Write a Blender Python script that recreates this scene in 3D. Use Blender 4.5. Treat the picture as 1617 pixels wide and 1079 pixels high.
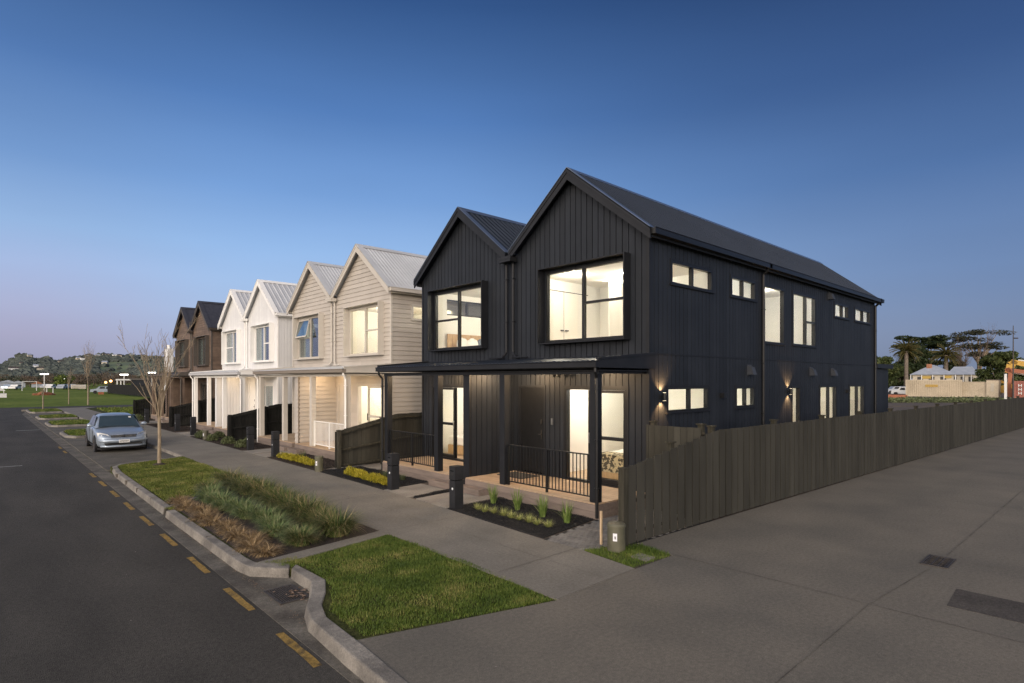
import bpy, math, random
import numpy as np
from mathutils import Vector
random.seed(7); rng = np.random.default_rng(7)
SC = bpy.context.scene
for o in list(bpy.data.objects): bpy.data.objects.remove(o)
rad = math.radians

# ---------------------------------------------------------------- camera
cam_d = bpy.data.cameras.new("camera"); cam = bpy.data.objects.new("camera", cam_d)
SC.collection.objects.link(cam); SC.camera = cam
cam_d.sensor_width = 36.0; cam_d.lens = 908/1617*36; cam_d.shift_y = 60.5/1617
cam_d.clip_start = 0.1; cam_d.clip_end = 9000
EYE = 2.75
cam.location = (0, 0, EYE)
cam.rotation_euler = (rad(90), 0, -math.atan(840.5/908))
AF = math.atan(840.5/908)
FW = (math.sin(AF), math.cos(AF)); RT = (math.cos(AF), -math.sin(AF))
def far(px, depth):            # ground position of something seen at a picture column, at a distance
    r = (px-808.5)/908
    return ((FW[0]+RT[0]*r)*depth, (FW[1]+RT[1]*r)*depth)

# ---------------------------------------------------------------- sky, sun, exposure
W = bpy.data.worlds.new("World"); SC.world = W; W.use_nodes = True
def build_sky():
    nt = W.node_tree; n = nt.nodes; l = nt.links; n.clear()
    out = n.new("ShaderNodeOutputWorld"); bg = n.new("ShaderNodeBackground")
    tc = n.new("ShaderNodeTexCoord"); sp = n.new("ShaderNodeSeparateXYZ")
    nrm = n.new("ShaderNodeVectorMath"); nrm.operation = 'NORMALIZE'
    l.new(tc.outputs['Generated'], nrm.inputs[0]); l.new(nrm.outputs[0], sp.inputs[0])
    asn = n.new("ShaderNodeMath"); asn.operation = 'ARCSINE'; l.new(sp.outputs['Z'], asn.inputs[0])
    el = n.new("ShaderNodeMath"); el.operation = 'DIVIDE'; el.inputs[1].default_value = rad(90); el.use_clamp = True
    l.new(asn.outputs[0], el.inputs[0])
    def ramp(stops):
        r = n.new("ShaderNodeValToRGB"); r.color_ramp.interpolation = 'EASE'
        e = r.color_ramp.elements
        while len(e) > 1: e.remove(e[-1])
        for i, (p, c) in enumerate(stops):
            x = e[0] if i == 0 else e.new(p/90)
            x.position = p/90; x.color = (*c, 1)
        r.color_ramp.interpolation = 'LINEAR'
        l.new(el.outputs[0], r.inputs[0]); return r
    def s(r, g, b): return tuple(((v/255+0.055)/1.055)**2.4 if v > 10 else v/255/12.92 for v in (r, g, b))
    pink = ramp([(0, s(148,154,178)), (1.8, s(160,160,186)), (3.5, s(168,168,196)), (6, s(170,178,210)), (9, s(164,184,222)), (12, s(148,180,222)), (17, s(116,154,206)),
                (24, s(82,120,176)), (33, s(52,84,132)), (45, s(36,64,108)), (90, s(32,54,96))])
    mid = ramp([(0, s(150,162,188)), (1.8, s(160,172,200)), (3.5, s(168,182,212)), (6, s(166,189,224)), (9, s(160,190,230)), (12, s(148,184,230)), (17, s(119,160,215)),
                (24, s(84,125,184)), (33, s(52,86,138)), (45, s(36,64,108)), (90, s(32,54,96))])
    east = ramp([(0, s(116,127,150)), (4, s(116,132,162)), (9, s(106,132,174)), (17, s(76,108,158)), (25, s(54,82,130)),
                 (33, s(40,64,106)), (50, s(32,54,92)), (90, s(32,54,96))])
    west = ramp([(0, (3.1,2.55,2.05)), (8, (3.1,2.6,2.2)), (20, (2.6,2.3,2.05)), (35, (1.8,1.7,1.65)), (60, (.85,.88,.98)), (90, s(44,68,110))])
    # azimuth: compare the level direction with the afterglow's direction
    hz = n.new("ShaderNodeCombineXYZ"); l.new(sp.outputs['X'], hz.inputs[0]); l.new(sp.outputs['Y'], hz.inputs[1])
    hn = n.new("ShaderNodeVectorMath"); hn.operation = 'NORMALIZE'; l.new(hz.outputs[0], hn.inputs[0])
    def dot(v):
        d = n.new("ShaderNodeVectorMath"); d.operation = 'DOT_PRODUCT'; d.inputs[1].default_value = v
        l.new(hn.outputs[0], d.inputs[0]); return d
    def mr(src, a, b):
        m = n.new("ShaderNodeMapRange"); m.interpolation_type = 'SMOOTHSTEP'
        m.inputs['From Min'].default_value = a; m.inputs['From Max'].default_value = b
        l.new(src.outputs['Value'], m.inputs['Value']); return m
    e = mr(dot((0.97, -0.24, 0)), 0.30, 1.08); w = mr(dot((-0.90, -0.43, 0)), 0.0, 0.95)
    pk = mr(dot((-0.97, 0.24, 0)), -0.10, 0.22); m0 = n.new("ShaderNodeMixRGB"); l.new(pk.outputs[0], m0.inputs[0]); l.new(mid.outputs[0], m0.inputs[1]); l.new(pink.outputs[0], m0.inputs[2])
    m1 = n.new("ShaderNodeMixRGB"); l.new(e.outputs[0], m1.inputs[0]); l.new(m0.outputs[0], m1.inputs[1]); l.new(east.outputs[0], m1.inputs[2])
    m2 = n.new("ShaderNodeMixRGB"); l.new(w.outputs[0], m2.inputs[0]); l.new(m1.outputs[0], m2.inputs[1]); l.new(west.outputs[0], m2.inputs[2])
    # faint uneven high haze
    no = n.new("ShaderNodeTexNoise"); no.inputs['Scale'].default_value = 2.2; no.inputs['Detail'].default_value = 3
    mp = n.new("ShaderNodeMapping"); mp.inputs['Scale'].default_value = (1, 1, 5)
    l.new(nrm.outputs[0], mp.inputs[0]); l.new(mp.outputs[0], no.inputs[0])
    nm = n.new("ShaderNodeMapRange"); nm.inputs['To Min'].default_value = 0.93; nm.inputs['To Max'].default_value = 1.07
    l.new(no.outputs[0], nm.inputs[0])
    hs = n.new('ShaderNodeHueSaturation'); hs.inputs['Saturation'].default_value = 1.0; hs.inputs['Value'].default_value = 1.03
    ml = n.new("ShaderNodeVectorMath"); ml.operation = 'SCALE'; l.new(m2.outputs[0], ml.inputs[0]); l.new(nm.outputs[0], ml.inputs['Scale'])
    l.new(ml.outputs[0], hs.inputs['Color']); l.new(hs.outputs[0], bg.inputs['Color']); bg.inputs['Strength'].default_value = 0.5
    l.new(bg.outputs[0], out.inputs[0])
build_sky()
sun_d = bpy.data.lights.new("sun", 'SUN'); sun = bpy.data.objects.new("sun", sun_d); SC.collection.objects.link(sun)
sun_d.energy = 0.8; sun_d.angle = rad(28); sun_d.color = (1.0, 0.86, 0.74)
sun.rotation_euler = Vector((0.80, 0.56, -0.24)).to_track_quat('-Z', 'Y').to_euler()
SC.view_settings.view_transform = 'Standard'; SC.view_settings.look = 'None'
SC.view_settings.exposure = 1.0; SC.view_settings.gamma = 1.0
SC.cycles.use_denoising = True; SC.cycles.denoising_prefilter = 'NONE'
SC.cycles.max_bounces = 8; SC.cycles.diffuse_bounces = 4; SC.cycles.glossy_bounces = 3; SC.cycles.transparent_max_bounces = 12
SC.cycles.sample_clamp_indirect = 4.0
SC.cycles.caustics_reflective = False; SC.cycles.caustics_refractive = False

# ---------------------------------------------------------------- helpers
C = SC.collection
def tag(o, label=None, cat=None, group=None, kind=None):
    if label: o["label"] = label
    if cat: o["category"] = cat
    if group: o["group"] = group
    if kind: o["kind"] = kind
    return o
def empty(name, loc, label, cat, group=None, rz=0):
    o = bpy.data.objects.new(name, None); C.objects.link(o); o.location = loc; o.rotation_euler = (0, 0, rz)
    o.empty_display_size = .2
    return tag(o, label, cat, group)
def root_loc(p):
    if p is None: return Vector((0, 0, 0))
    while p.parent: p = p.parent
    return Vector(p.location)
class MB:
    def __init__(s): s.v = []; s.f = []
    def add(s, vs, fs):
        b = len(s.v); s.v += [tuple(v) for v in vs]; s.f += [tuple(i+b for i in f) for f in fs]
    def hexa(s, p):   # 8 points: bottom ring, top ring
        s.add(p, [(0,3,2,1), (4,5,6,7), (0,1,5,4), (1,2,6,5), (2,3,7,6), (3,0,4,7)])
    def box(s, x0, x1, y0, y1, z0, z1):
        s.hexa([(x0,y0,z0),(x1,y0,z0),(x1,y1,z0),(x0,y1,z0),(x0,y0,z1),(x1,y0,z1),(x1,y1,z1),(x0,y1,z1)])
    def quad(s, a, b, c, d): s.add([a, b, c, d], [(0, 1, 2, 3)])
    def prism(s, poly, z0, z1, top=True, bot=True):   # level polygon
        n = len(poly)
        vs = [(x, y, z0) for x, y in poly]+[(x, y, z1) for x, y in poly]
        fs = [(i, (i+1) % n, (i+1) % n+n, i+n) for i in range(n)]
        if top: fs.append(tuple(range(n, 2*n)))
        if bot: fs.append(tuple(range(n-1, -1, -1)))
        s.add(vs, fs)
    def slab(s, pts, d):      # planar polygon in space, extruded by vector d
        n = len(pts); d = Vector(d)
        vs = [tuple(p) for p in pts]+[tuple(Vector(p)+d) for p in pts]
        s.add(vs, [(i, (i+1) % n, (i+1) % n+n, i+n) for i in range(n)]+[tuple(range(n, 2*n)), tuple(range(n-1, -1, -1))])
    def tube(s, pts, r, n=8, caps=True):
        pts = [Vector(p) for p in pts]; rs = r if isinstance(r, (list, tuple)) else [r]*len(pts)
        b = len(s.v); prev = None
        for i, p in enumerate(pts):
            t = (pts[min(i+1, len(pts)-1)]-pts[max(i-1, 0)]).normalized()
            a = t.cross(Vector((0, 0, 1)))
            if a.length < .05: a = t.cross(Vector((1, 0, 0)))
            if prev is not None:
                a2 = prev-t*prev.dot(t)
                if a2.length > .01: a = a2
            a.normalize(); prev = a; c = t.cross(a)
            for k in range(n):
                w = 2*math.pi*k/n
                s.v.append(tuple(p+(a*math.cos(w)+c*math.sin(w))*rs[i]))
        for i in range(len(pts)-1):
            for k in range(n):
                s.f.append((b+i*n+k, b+i*n+(k+1) % n, b+(i+1)*n+(k+1) % n, b+(i+1)*n+k))
        if caps:
            s.f.append(tuple(b+k for k in range(n-1, -1, -1))); e = b+(len(pts)-1)*n
            s.f.append(tuple(e+k for k in range(n)))
    def lathe(s, prof, c, n=16):
        b = len(s.v)
        for r, z in prof:
            for k in range(n):
                w = 2*math.pi*k/n; s.v.append((c[0]+r*math.cos(w), c[1]+r*math.sin(w), c[2]+z))
        for i in range(len(prof)-1):
            for k in range(n): s.f.append((b+i*n+k, b+i*n+(k+1) % n, b+(i+1)*n+(k+1) % n, b+(i+1)*n+k))
        s.f.append(tuple(b+(len(prof)-1)*n+k for k in range(n))); s.f.append(tuple(b+k for k in range(n-1, -1, -1)))
    def blob(s, c, r, sc=(1, 1, 1), seed=0, rough=.25, n=1):
        import bmesh
        bm = bmesh.new(); bmesh.ops.create_icosphere(bm, subdivisions=n, radius=1)
        rr = random.Random(seed)
        b = len(s.v)
        for v in bm.verts:
            k = r*(1+rr.uniform(-rough, rough)); s.v.append((c[0]+v.co.x*k*sc[0], c[1]+v.co.y*k*sc[1], c[2]+v.co.z*k*sc[2]))
        for f in bm.faces: s.f.append(tuple(b+v.index for v in f.verts))
        bm.free()
    def build(s, name, mat, parent=None, smooth=False, bevel=0):
        rl = root_loc(parent)
        me = bpy.data.meshes.new(name)
        me.from_pydata([(x-rl.x, y-rl.y, z-rl.z) for x, y, z in s.v], [], s.f); me.update()
        if mat: me.materials.append(mat)
        o = bpy.data.objects.new(name, me); C.objects.link(o)
        if parent: o.parent = parent
        if smooth:
            me.polygons.foreach_set('use_smooth', [True]*len(me.polygons))
        if bevel:
            m = o.modifiers.new('bevel', 'BEVEL'); m.width = bevel; m.segments = 2; m.limit_method = 'ANGLE'
        return o
def tri_mesh(name, verts, mat, parent=None):    # verts (n,3,3) array of loose triangles
    n = len(verts); me = bpy.data.meshes.new(name)
    me.vertices.add(n*3); me.vertices.foreach_set('co', np.asarray(verts, dtype=np.float32).ravel())
    me.loops.add(n*3); me.loops.foreach_set('vertex_index', np.arange(n*3, dtype=np.int32))
    me.polygons.add(n); me.polygons.foreach_set('loop_start', np.arange(0, n*3, 3, dtype=np.int32))
    me.polygons.foreach_set('loop_total', np.full(n, 3, dtype=np.int32))
    me.update(); me.materials.append(mat)
    o = bpy.data.objects.new(name, me); C.objects.link(o)
    if parent: o.parent = parent
    return o

# ---------------------------------------------------------------- materials
def mat(name, col, rough=.6, col2=None, scale=5, detail=4, bump=0, bscale=None, metal=0, spec=.5, stretch=None, island=0, rampw=(.35, .65), emit=None, est=1, trans=0, fine=None):
    m = bpy.data.materials.new(name); m.use_nodes = True
    nt = m.node_tree; n = nt.nodes; l = nt.links
    b = n['Principled BSDF']; b.inputs['Roughness'].default_value = rough; b.inputs['Metallic'].default_value = metal
    b.inputs['Specular IOR Level'].default_value = spec
    b.inputs['Base Color'].default_value = (*col, 1)
    if emit: b.inputs['Emission Color'].default_value = (*emit, 1); b.inputs['Emission Strength'].default_value = est
    tc = n.new('ShaderNodeTexCoord'); vec = tc.outputs['Object']
    if stretch:
        mp = n.new('ShaderNodeMapping'); mp.inputs['Scale'].default_value = stretch; l.new(vec, mp.inputs[0]); vec = mp.outputs[0]
    cur = None
    if col2:
        no = n.new('ShaderNodeTexNoise'); no.inputs['Scale'].default_value = scale; no.inputs['Detail'].default_value = detail; l.new(vec, no.inputs['Vector'])
        r = n.new('ShaderNodeValToRGB'); r.color_ramp.elements[0].position = rampw[0]; r.color_ramp.elements[1].position = rampw[1]
        r.color_ramp.elements[0].color = (*col, 1); r.color_ramp.elements[1].color = (*col2, 1)
        l.new(no.outputs[0], r.inputs[0]); cur = r.outputs[0]
    if fine:     # (scale, amount) speckle
        no = n.new('ShaderNodeTexNoise'); no.inputs['Scale'].default_value = fine[0]; no.inputs['Detail'].default_value = 2; l.new(tc.outputs['Object'], no.inputs['Vector'])
        mr = n.new('ShaderNodeMapRange'); mr.inputs['From Min'].default_value = .3; mr.inputs['From Max'].default_value = .7
        mr.inputs['To Min'].default_value = 1-fine[1]; mr.inputs['To Max'].default_value = 1+fine[1]; l.new(no.outputs[0], mr.inputs[0])
        sc_ = n.new('ShaderNodeVectorMath'); sc_.operation = 'SCALE'
        if cur: l.new(cur, sc_.inputs[0])
        else: sc_.inputs[0].default_value = col
        l.new(mr.outputs[0], sc_.inputs['Scale']); cur = sc_.outputs[0]
    if fine and fine[0] > 40:
        no = n.new('ShaderNodeTexNoise'); no.inputs['Scale'].default_value = fine[0]*.28; no.inputs['Detail'].default_value = 4; l.new(tc.outputs['Object'], no.inputs['Vector'])
        mr = n.new('ShaderNodeMapRange'); mr.inputs['From Min'].default_value = .3; mr.inputs['From Max'].default_value = .7
        mr.inputs['To Min'].default_value = 1-fine[1]*.7; mr.inputs['To Max'].default_value = 1+fine[1]*.7; l.new(no.outputs[0], mr.inputs[0])
        sc_ = n.new('ShaderNodeVectorMath'); sc_.operation = 'SCALE'; l.new(cur, sc_.inputs[0]); l.new(mr.outputs[0], sc_.inputs['Scale']); cur = sc_.outputs[0]
    if island:
        g = n.new('ShaderNodeNewGeometry'); mr = n.new('ShaderNodeMapRange')
        mr.inputs['To Min'].default_value = 1-island; mr.inputs['To Max'].default_value = 1+island; l.new(g.outputs['Random Per Island'], mr.inputs[0])
        sc_ = n.new('ShaderNodeVectorMath'); sc_.operation = 'SCALE'
        if cur: l.new(cur, sc_.inputs[0])
        else: sc_.inputs[0].default_value = col
        l.new(mr.outputs[0], sc_.inputs['Scale']); cur = sc_.outputs[0]
    if cur: l.new(cur, b.inputs['Base Color'])
    if bump:
        no = n.new('ShaderNodeTexNoise'); no.inputs['Scale'].default_value = bscale or scale*4; no.inputs['Detail'].default_value = 5; l.new(vec, no.inputs['Vector'])
        bp = n.new('ShaderNodeBump'); bp.inputs['Strength'].default_value = bump; bp.inputs['Distance'].default_value = .02
        l.new(no.outputs[0], bp.inputs['Height']); l.new(bp.outputs[0], b.inputs['Normal'])
    m['nodes'] = 1
    return m
def leafmat(name, a, b2, c=None, scale=1.2, rw=.5):
    m = bpy.data.materials.new(name); m.use_nodes = True
    nt = m.node_tree; n = nt.nodes; l = nt.links; p = n['Principled BSDF']; p.inputs['Roughness'].default_value = .6
    p.inputs['Specular IOR Level'].default_value = .25
    g = n.new('ShaderNodeNewGeometry'); tc = n.new('ShaderNodeTexCoord'); no = n.new('ShaderNodeTexNoise')
    no.inputs['Scale'].default_value = scale; no.inputs['Detail'].default_value = 3; l.new(tc.outputs['Object'], no.inputs['Vector'])
    ad = n.new('ShaderNodeMath'); ad.operation = 'MULTIPLY_ADD'; ad.inputs[1].default_value = rw
    l.new(g.outputs['Random Per Island'], ad.inputs[0]); 
    sb = n.new('ShaderNodeMath'); sb.operation = 'MULTIPLY_ADD'; sb.inputs[1].default_value = 1.7 if rw < .8 else 1.0; sb.inputs[2].default_value = -.62 if rw < .8 else -.5
    l.new(no.outputs[0], sb.inputs[0]); l.new(sb.outputs[0], ad.inputs[2])
    r = n.new('ShaderNodeValToRGB'); e = r.color_ramp.elements
    e[0].position = .1; e[0].color = (*a, 1); e[1].position = .6; e[1].color = (*b2, 1)
    if c: x = e.new(.9); x.color = (*c, 1)
    l.new(ad.outputs[0], r.inputs[0]); l.new(r.outputs[0], p.inputs['Base Color'])
    return m
def glass(name, tint=(.96, .97, .95), refl=.10):
    m = bpy.data.materials.new(name); m.use_nodes = True
    nt = m.node_tree; n = nt.nodes; l = nt.links; n.remove(n['Principled BSDF']); out = n['Material Output']
    t = n.new('ShaderNodeBsdfTransparent'); t.inputs[0].default_value = (*tint, 1)
    g = n.new('ShaderNodeBsdfGlossy'); g.inputs['Roughness'].default_value = .01; g.inputs[0].default_value = (.9, .95, 1, 1)
    f = n.new('ShaderNodeLayerWeight'); f.inputs['Blend'].default_value = .5
    pw = n.new('ShaderNodeMath'); pw.operation = 'POWER'; pw.inputs[1].default_value = 5; l.new(f.outputs['Facing'], pw.inputs[0])
    a = n.new('ShaderNodeMath'); a.operation = 'MULTIPLY_ADD'; a.inputs[1].default_value = .9; a.inputs[2].default_value = refl*.5; a.use_clamp = True
    l.new(pw.outputs[0], a.inputs[0]); x = n.new('ShaderNodeMixShader'); l.new(a.outputs[0], x.inputs[0]); l.new(t.outputs[0], x.inputs[1]); l.new(g.outputs[0], x.inputs[2])
    l.new(x.outputs[0], out.inputs[0]); return m
M = {}
M['asphalt'] = mat('road_asphalt', (.046,.043,.038), .9, (.067,.062,.054), .9, 7, .5, 120, fine=(110, .30), spec=.18, stretch=(1, .35, 1))
M['bay'] = mat('bay_asphalt', (.095,.088,.076), .85, (.135,.124,.105), 1.2, 7, .4, 120, fine=(110, .25), spec=.15)
M['drive'] = mat('driveway_concrete', (.130,.119,.100), .85, (.178,.158,.128), .7, 9, .22, 90, fine=(80, .20), spec=.18, rampw=(.3,.7))
M['path'] = mat('footpath_concrete', (.162,.149,.126), .85, (.218,.200,.168), 1.1, 9, .3, 80, fine=(80, .18), spec=.18, rampw=(.3,.7))
M['gutter'] = mat('gutter_concrete', (.085,.076,.064), .85, (.165,.150,.125), 1.9, 8, .3, 80, fine=(70, .25), spec=.15)
M['kerb'] = mat('kerb_concrete', (.115,.105,.092), .85, (.235,.215,.185), 2.3, 7, .4, 60, fine=(60, .2))
M['slab'] = mat('light_concrete', (.20,.18,.155), .85, (.27,.25,.215), 2, 5, .3, 90, fine=(90, .15))
M['paint_yel'] = mat('yellow_road_paint', (.095,.070,.038), .85, (.27,.175,.05), 9, 8, .3, 120, fine=(60, .3), spec=.2, rampw=(.28,.5))
M['paint_wht'] = mat('white_road_paint', (.10,.10,.095), .85, (.24,.24,.23), 9, 8, rampw=(.3,.6), spec=.2)
M['soil'] = mat('verge_soil', (.035,.042,.013), 1, (.070,.072,.024), 3, 6, .8, 40, fine=(50, .4), spec=.1)
M['lotsoil'] = mat('bare_soil', (.06,.045,.035), .95, (.11,.085,.06), 1, 6, .8, 20)
M['field'] = mat('field_grass', (.085,.125,.022), 1, (.150,.185,.040), .05, 7, .6, 3, fine=(1.5, .25), spec=.05)
M['mulch'] = mat('black_mulch', (.008,.008,.009), .9, (.022,.021,.021), 40, 5, 1, 60)
M['chip'] = mat('mulch_chips', (.010,.010,.011), .85, island=.8)
M['brownchip'] = mat('brown_mulch_chips', (.030,.020,.014), .85, island=.8)
M['brownmulch'] = mat('brown_mulch', (.022,.015,.011), .9, (.05,.034,.024), 30, 5, 1, 60)
M['paver'] = mat('block_pavers', (.13,.125,.12), .85, (.20,.19,.175), 3, 5, .3, 90, island=.12)
M['black_clad'] = mat('black_cladding', (.0115,.0140,.0188), .55, (.0158,.0188,.0245), 1.1, 6, .08, 200, island=.14, spec=.28)
M['black_back'] = mat('black_groove', (.002,.0022,.0025), 1, spec=.0)
M['black_trim'] = mat('black_trim', (.0085,.0095,.012), .5, (.012,.013,.016), 3, 3, spec=.3)
M['black_metal'] = mat('black_aluminium', (.007,.0075,.0085), .4, (.010,.0105,.012), 8, 3, spec=.35)
M['black_roof'] = mat('dark_roofing_steel', (.010,.014,.022), .42, (.014,.019,.029), .8, 5, spec=.4)
M['flash'] = mat('roof_flashing', (.13,.16,.21), .28, (.16,.19,.25), 3, 3, metal=.55)
M['beige_clad'] = mat('beige_weatherboard', (.415,.378,.332), .6, (.46,.42,.37), 1.5, 6, .05, 100, island=.05)
M['beige_trim'] = mat('beige_trim', (.49,.455,.40), .55, (.53,.495,.44), 2, 3)
M['beige_back'] = mat('beige_groove', (.20,.17,.14), .8)
M['light_roof'] = mat('pale_roofing_steel', (.46,.47,.48), .35, (.52,.53,.54), 1, 4)
M['white_clad'] = mat('white_cladding', (.66,.66,.66), .55, (.71,.71,.70), 1.2, 5, island=.04)
M['white_back'] = mat('white_groove', (.42,.42,.43), .8)
M['white_trim'] = mat('white_trim', (.78,.77,.74), .5, (.82,.81,.78), 2, 3)
M['brown_clad'] = mat('brown_shingle', (.105,.072,.052), .7, (.155,.108,.078), 3, 6, .1, 60, island=.16)
M['brown_back'] = mat('brown_groove', (.04,.03,.022), .8)
M['brown_trim'] = mat('brown_trim', (.060,.050,.042), .6, (.075,.064,.054), 2, 3)
M['brown_roof'] = mat('charcoal_roofing', (.028,.030,.042), .7, (.040,.042,.055), 6, 4, .3, 40)
M['vent'] = mat('vent_grey', (.035,.039,.047), .5, (.045,.049,.058), 4, spec=.3)
M['deck'] = mat('timber_decking', (.36,.255,.165), .6, (.46,.335,.22), 2, 6, .1, 60, stretch=(1, 12, 1), island=.12)
M['deckface'] = mat('weathered_deck_board', (.16,.125,.105), .7, (.215,.17,.14), 2, 6, .1, 60, stretch=(8, 1, 8), island=.08)
M['lining'] = mat('white_plasterboard', (.80,.785,.735), .8, (.82,.805,.755), 2, 2)
M['ply'] = mat('interior_joinery', (.86,.83,.76), .5, (.84,.81,.74), 2, 2)
M['floor_in'] = mat('interior_oak_floor', (.45,.33,.22), .5, (.55,.42,.29), 3, 5, stretch=(1, 9, 1))
M['handle'] = mat('dark_handle', (.02,.018,.016), .3, (.03,.028,.025), 5)
M['steel'] = mat('brushed_steel', (.45,.45,.45), .3, (.5,.5,.5), 5, metal=1)
M['glass'] = glass('window_glass', refl=.07)
M['glass_dark'] = glass('reflective_glass', (.70,.76,.78), .40)
M['curtain'] = mat('cream_curtain', (.62,.60,.50), .9, (.70,.68,.58), 3, 3)
M['lampglow'] = mat('lamp_glow', (1,1,1), .5, emit=(1,.80,.50), est=2.5)
M['down'] = mat('downlight_glow', (1,1,1), .5, emit=(1,.90,.70), est=9)
M['fence'] = mat('dark_stained_fence', (.031,.030,.0245), .9, (.053,.051,.042), 1.2, 5, .2, 40, stretch=(2.5, 2.5, .5), island=.14, spec=.2, rampw=(.25,.75))
M['fence_post'] = mat('fence_post_timber', (.028,.027,.019), .9, (.055,.050,.038), 2, 6, .25, 40, stretch=(6, 6, .8), spec=.2)
M['fence_black'] = mat('black_stained_fence', (.010,.010,.0095), .9, (.018,.018,.016), 2, 5, .2, 30, island=.15, spec=.2)
M['mail'] = mat('charcoal_letterbox', (.012,.013,.015), .65, (.018,.019,.022), 6, 5, .2, 80, spec=.3)
M['bollard'] = mat('olive_plastic', (.075,.072,.045), .6, (.11,.105,.068), 4, 6, .1, 60)
M['white_lbl'] = mat('white_label', (.75,.76,.78), .5, (.65,.66,.7), 40)
M['stake'] = mat('pale_timber', (.42,.30,.18), .7, (.52,.39,.25), 3, 4, stretch=(8, 8, 1))
M['iron'] = mat('cast_iron', (.035,.030,.027), .6, (.06,.05,.042), 12, 5, .3, 60)
M['rust'] = mat('dead_leaves', (.16,.10,.065), .8, (.26,.19,.14), 20, 4, island=.3)
M['bark'] = mat('pale_bark', (.20,.155,.105), .8, (.30,.24,.165), 9, 5, .4, 30, stretch=(2, 2, .5))
M['bark2'] = mat('grey_bark', (.13,.105,.085), .85, (.20,.165,.13), 2, 4)
M['grass'] = leafmat('lawn_blades', (.042,.074,.011), (.105,.150,.022), (.25,.23,.075), 1.6)
M['grass2'] = leafmat('yellowed_lawn_blades', (.065,.088,.014), (.135,.160,.028), (.27,.24,.09), 1.6)
M['sedge'] = leafmat('sedge_blades', (.034,.060,.013), (.105,.135,.036), (.31,.24,.125), 1.8, rw=1.0)
M['sedge_b'] = leafmat('grey_green_sedge', (.055,.100,.028), (.150,.205,.075), (.29,.28,.14), 1.8, rw=1.0)
M['sedge_c'] = leafmat('brown_dry_sedge', (.12,.080,.035), (.25,.165,.080), (.42,.31,.17), 2.2, rw=1.0)
M['iris'] = leafmat('strap_leaves', (.060,.105,.020), (.14,.20,.048), (.28,.31,.13), 8)
M['tuft'] = leafmat('variegated_tuft', (.15,.19,.045), (.34,.35,.12), (.50,.46,.21), 8)
M['yellow'] = leafmat('golden_foliage', (.17,.16,.012), (.34,.29,.02), (.50,.42,.05), 6)
M['shrub'] = leafmat('grey_shrub', (.06,.08,.03), (.13,.15,.07), None, 5)
M['dark_leaf'] = leafmat('dark_evergreen_leaf', (.010,.018,.007), (.028,.042,.015), (.050,.064,.024), .35)
M['mid_leaf'] = leafmat('broadleaf_foliage', (.022,.034,.010), (.052,.068,.020), (.085,.095,.03), .3)
M['grey_leaf'] = leafmat('gum_foliage', (.022,.026,.013), (.050,.052,.028), (.08,.078,.045), .3)
M['palm_leaf'] = leafmat('palm_frond', (.030,.034,.010), (.070,.062,.018), (.11,.085,.03), .5)
M['twig'] = leafmat('bare_twigs', (.075,.055,.042), (.13,.098,.075), (.17,.13,.10), .2)
M['autumn'] = leafmat('brown_winter_twigs', (.060,.040,.024), (.115,.080,.050), (.15,.11,.07), .06)
M['car_paint'] = mat('silver_blue_paint', (.34,.40,.47), .28, (.37,.43,.50), 5, metal=.5, spec=.6)
M['car_glass'] = mat('car_glass', (.035,.055,.065), .06, (.045,.065,.075), 2, spec=.8)
M['car_black'] = mat('car_black_plastic', (.012,.012,.013), .5, (.016,.016,.017), 4)
M['car_chrome'] = mat('car_chrome', (.55,.55,.56), .18, (.6,.6,.6), 5, metal=.9)
M['car_lamp'] = mat('headlamp_lens', (.62,.62,.58), .12, (.5,.5,.48), 14, spec=.9)
M['tyre'] = mat('tyre_rubber', (.015,.015,.015), .85, (.02,.02,.02), 9)
M['hill'] = mat('hill_grass_hazed', (.075,.100,.055), .95, (.13,.17,.072), .006, 5, rampw=(.42, .58))  # base colour lightened to stand in for distance haze
M['hillwood'] = mat('hill_forest_hazed', (.045,.058,.052), .95, (.088,.100,.080), .02, 4, island=.35)  # haze painted into the woods: lighter, bluish base colour
M['cream_steel'] = mat('cream_container_steel', (.40,.34,.245), .6, (.48,.41,.30), .6, 5, fine=(6, .12))
M['red_steel'] = mat('faded_red_steel', (.22,.07,.05), .6, (.29,.10,.07), .8, 5, fine=(6, .2))
M['yellow_sign_and_lit_pane'] = mat('yellow_sign_and_lit_pane', (.36,.24,.04), .6, (.42,.29,.06), 5)  # sign paint; also stands in for lamplight in the villa panes
M['yel_steel'] = mat('yellow_machine_paint', (.42,.24,.03), .5, (.52,.31,.05), 2, 5)
M['org_steel'] = mat('orange_machine_paint', (.24,.07,.03), .5, (.31,.10,.04), 2, 5)
M['villa_roof'] = mat('pale_iron_roof', (.28,.31,.36), .5, (.34,.37,.42), 1, 4)
M['villa_wall'] = mat('cream_villa_wall', (.40,.36,.28), .7, (.46,.42,.34), 1, 4)
M['brick'] = mat('chimney_brick', (.24,.10,.05), .8, (.30,.14,.08), 2, 4)
M['dark_win'] = mat('dark_window', (.02,.022,.026), .15, (.03,.032,.036), 2)
M['bed'] = mat('white_linen', (.75,.73,.70), .9, (.80,.78,.74), 6, 4, .4, 20)
M['headb'] = mat('timber_headboard', (.45,.29,.14), .6, (.55,.37,.20), 6, 5, stretch=(1, 8, 1))
M['pattern'] = mat('leaf_print_throw', (.50,.42,.28), .9, (.07,.06,.045), 12, 3, rampw=(.48, .52))
M['cush'] = mat('grey_cushion', (.10,.12,.15), .9, (.14,.16,.19), 8)
M['mat_'] = mat('door_mat', (.04,.038,.035), .95, (.06,.056,.05), 30)
M['clay'] = mat('red_earth', (.20,.075,.03), .95, (.28,.11,.05), 1, 5, .5, 4)
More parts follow.
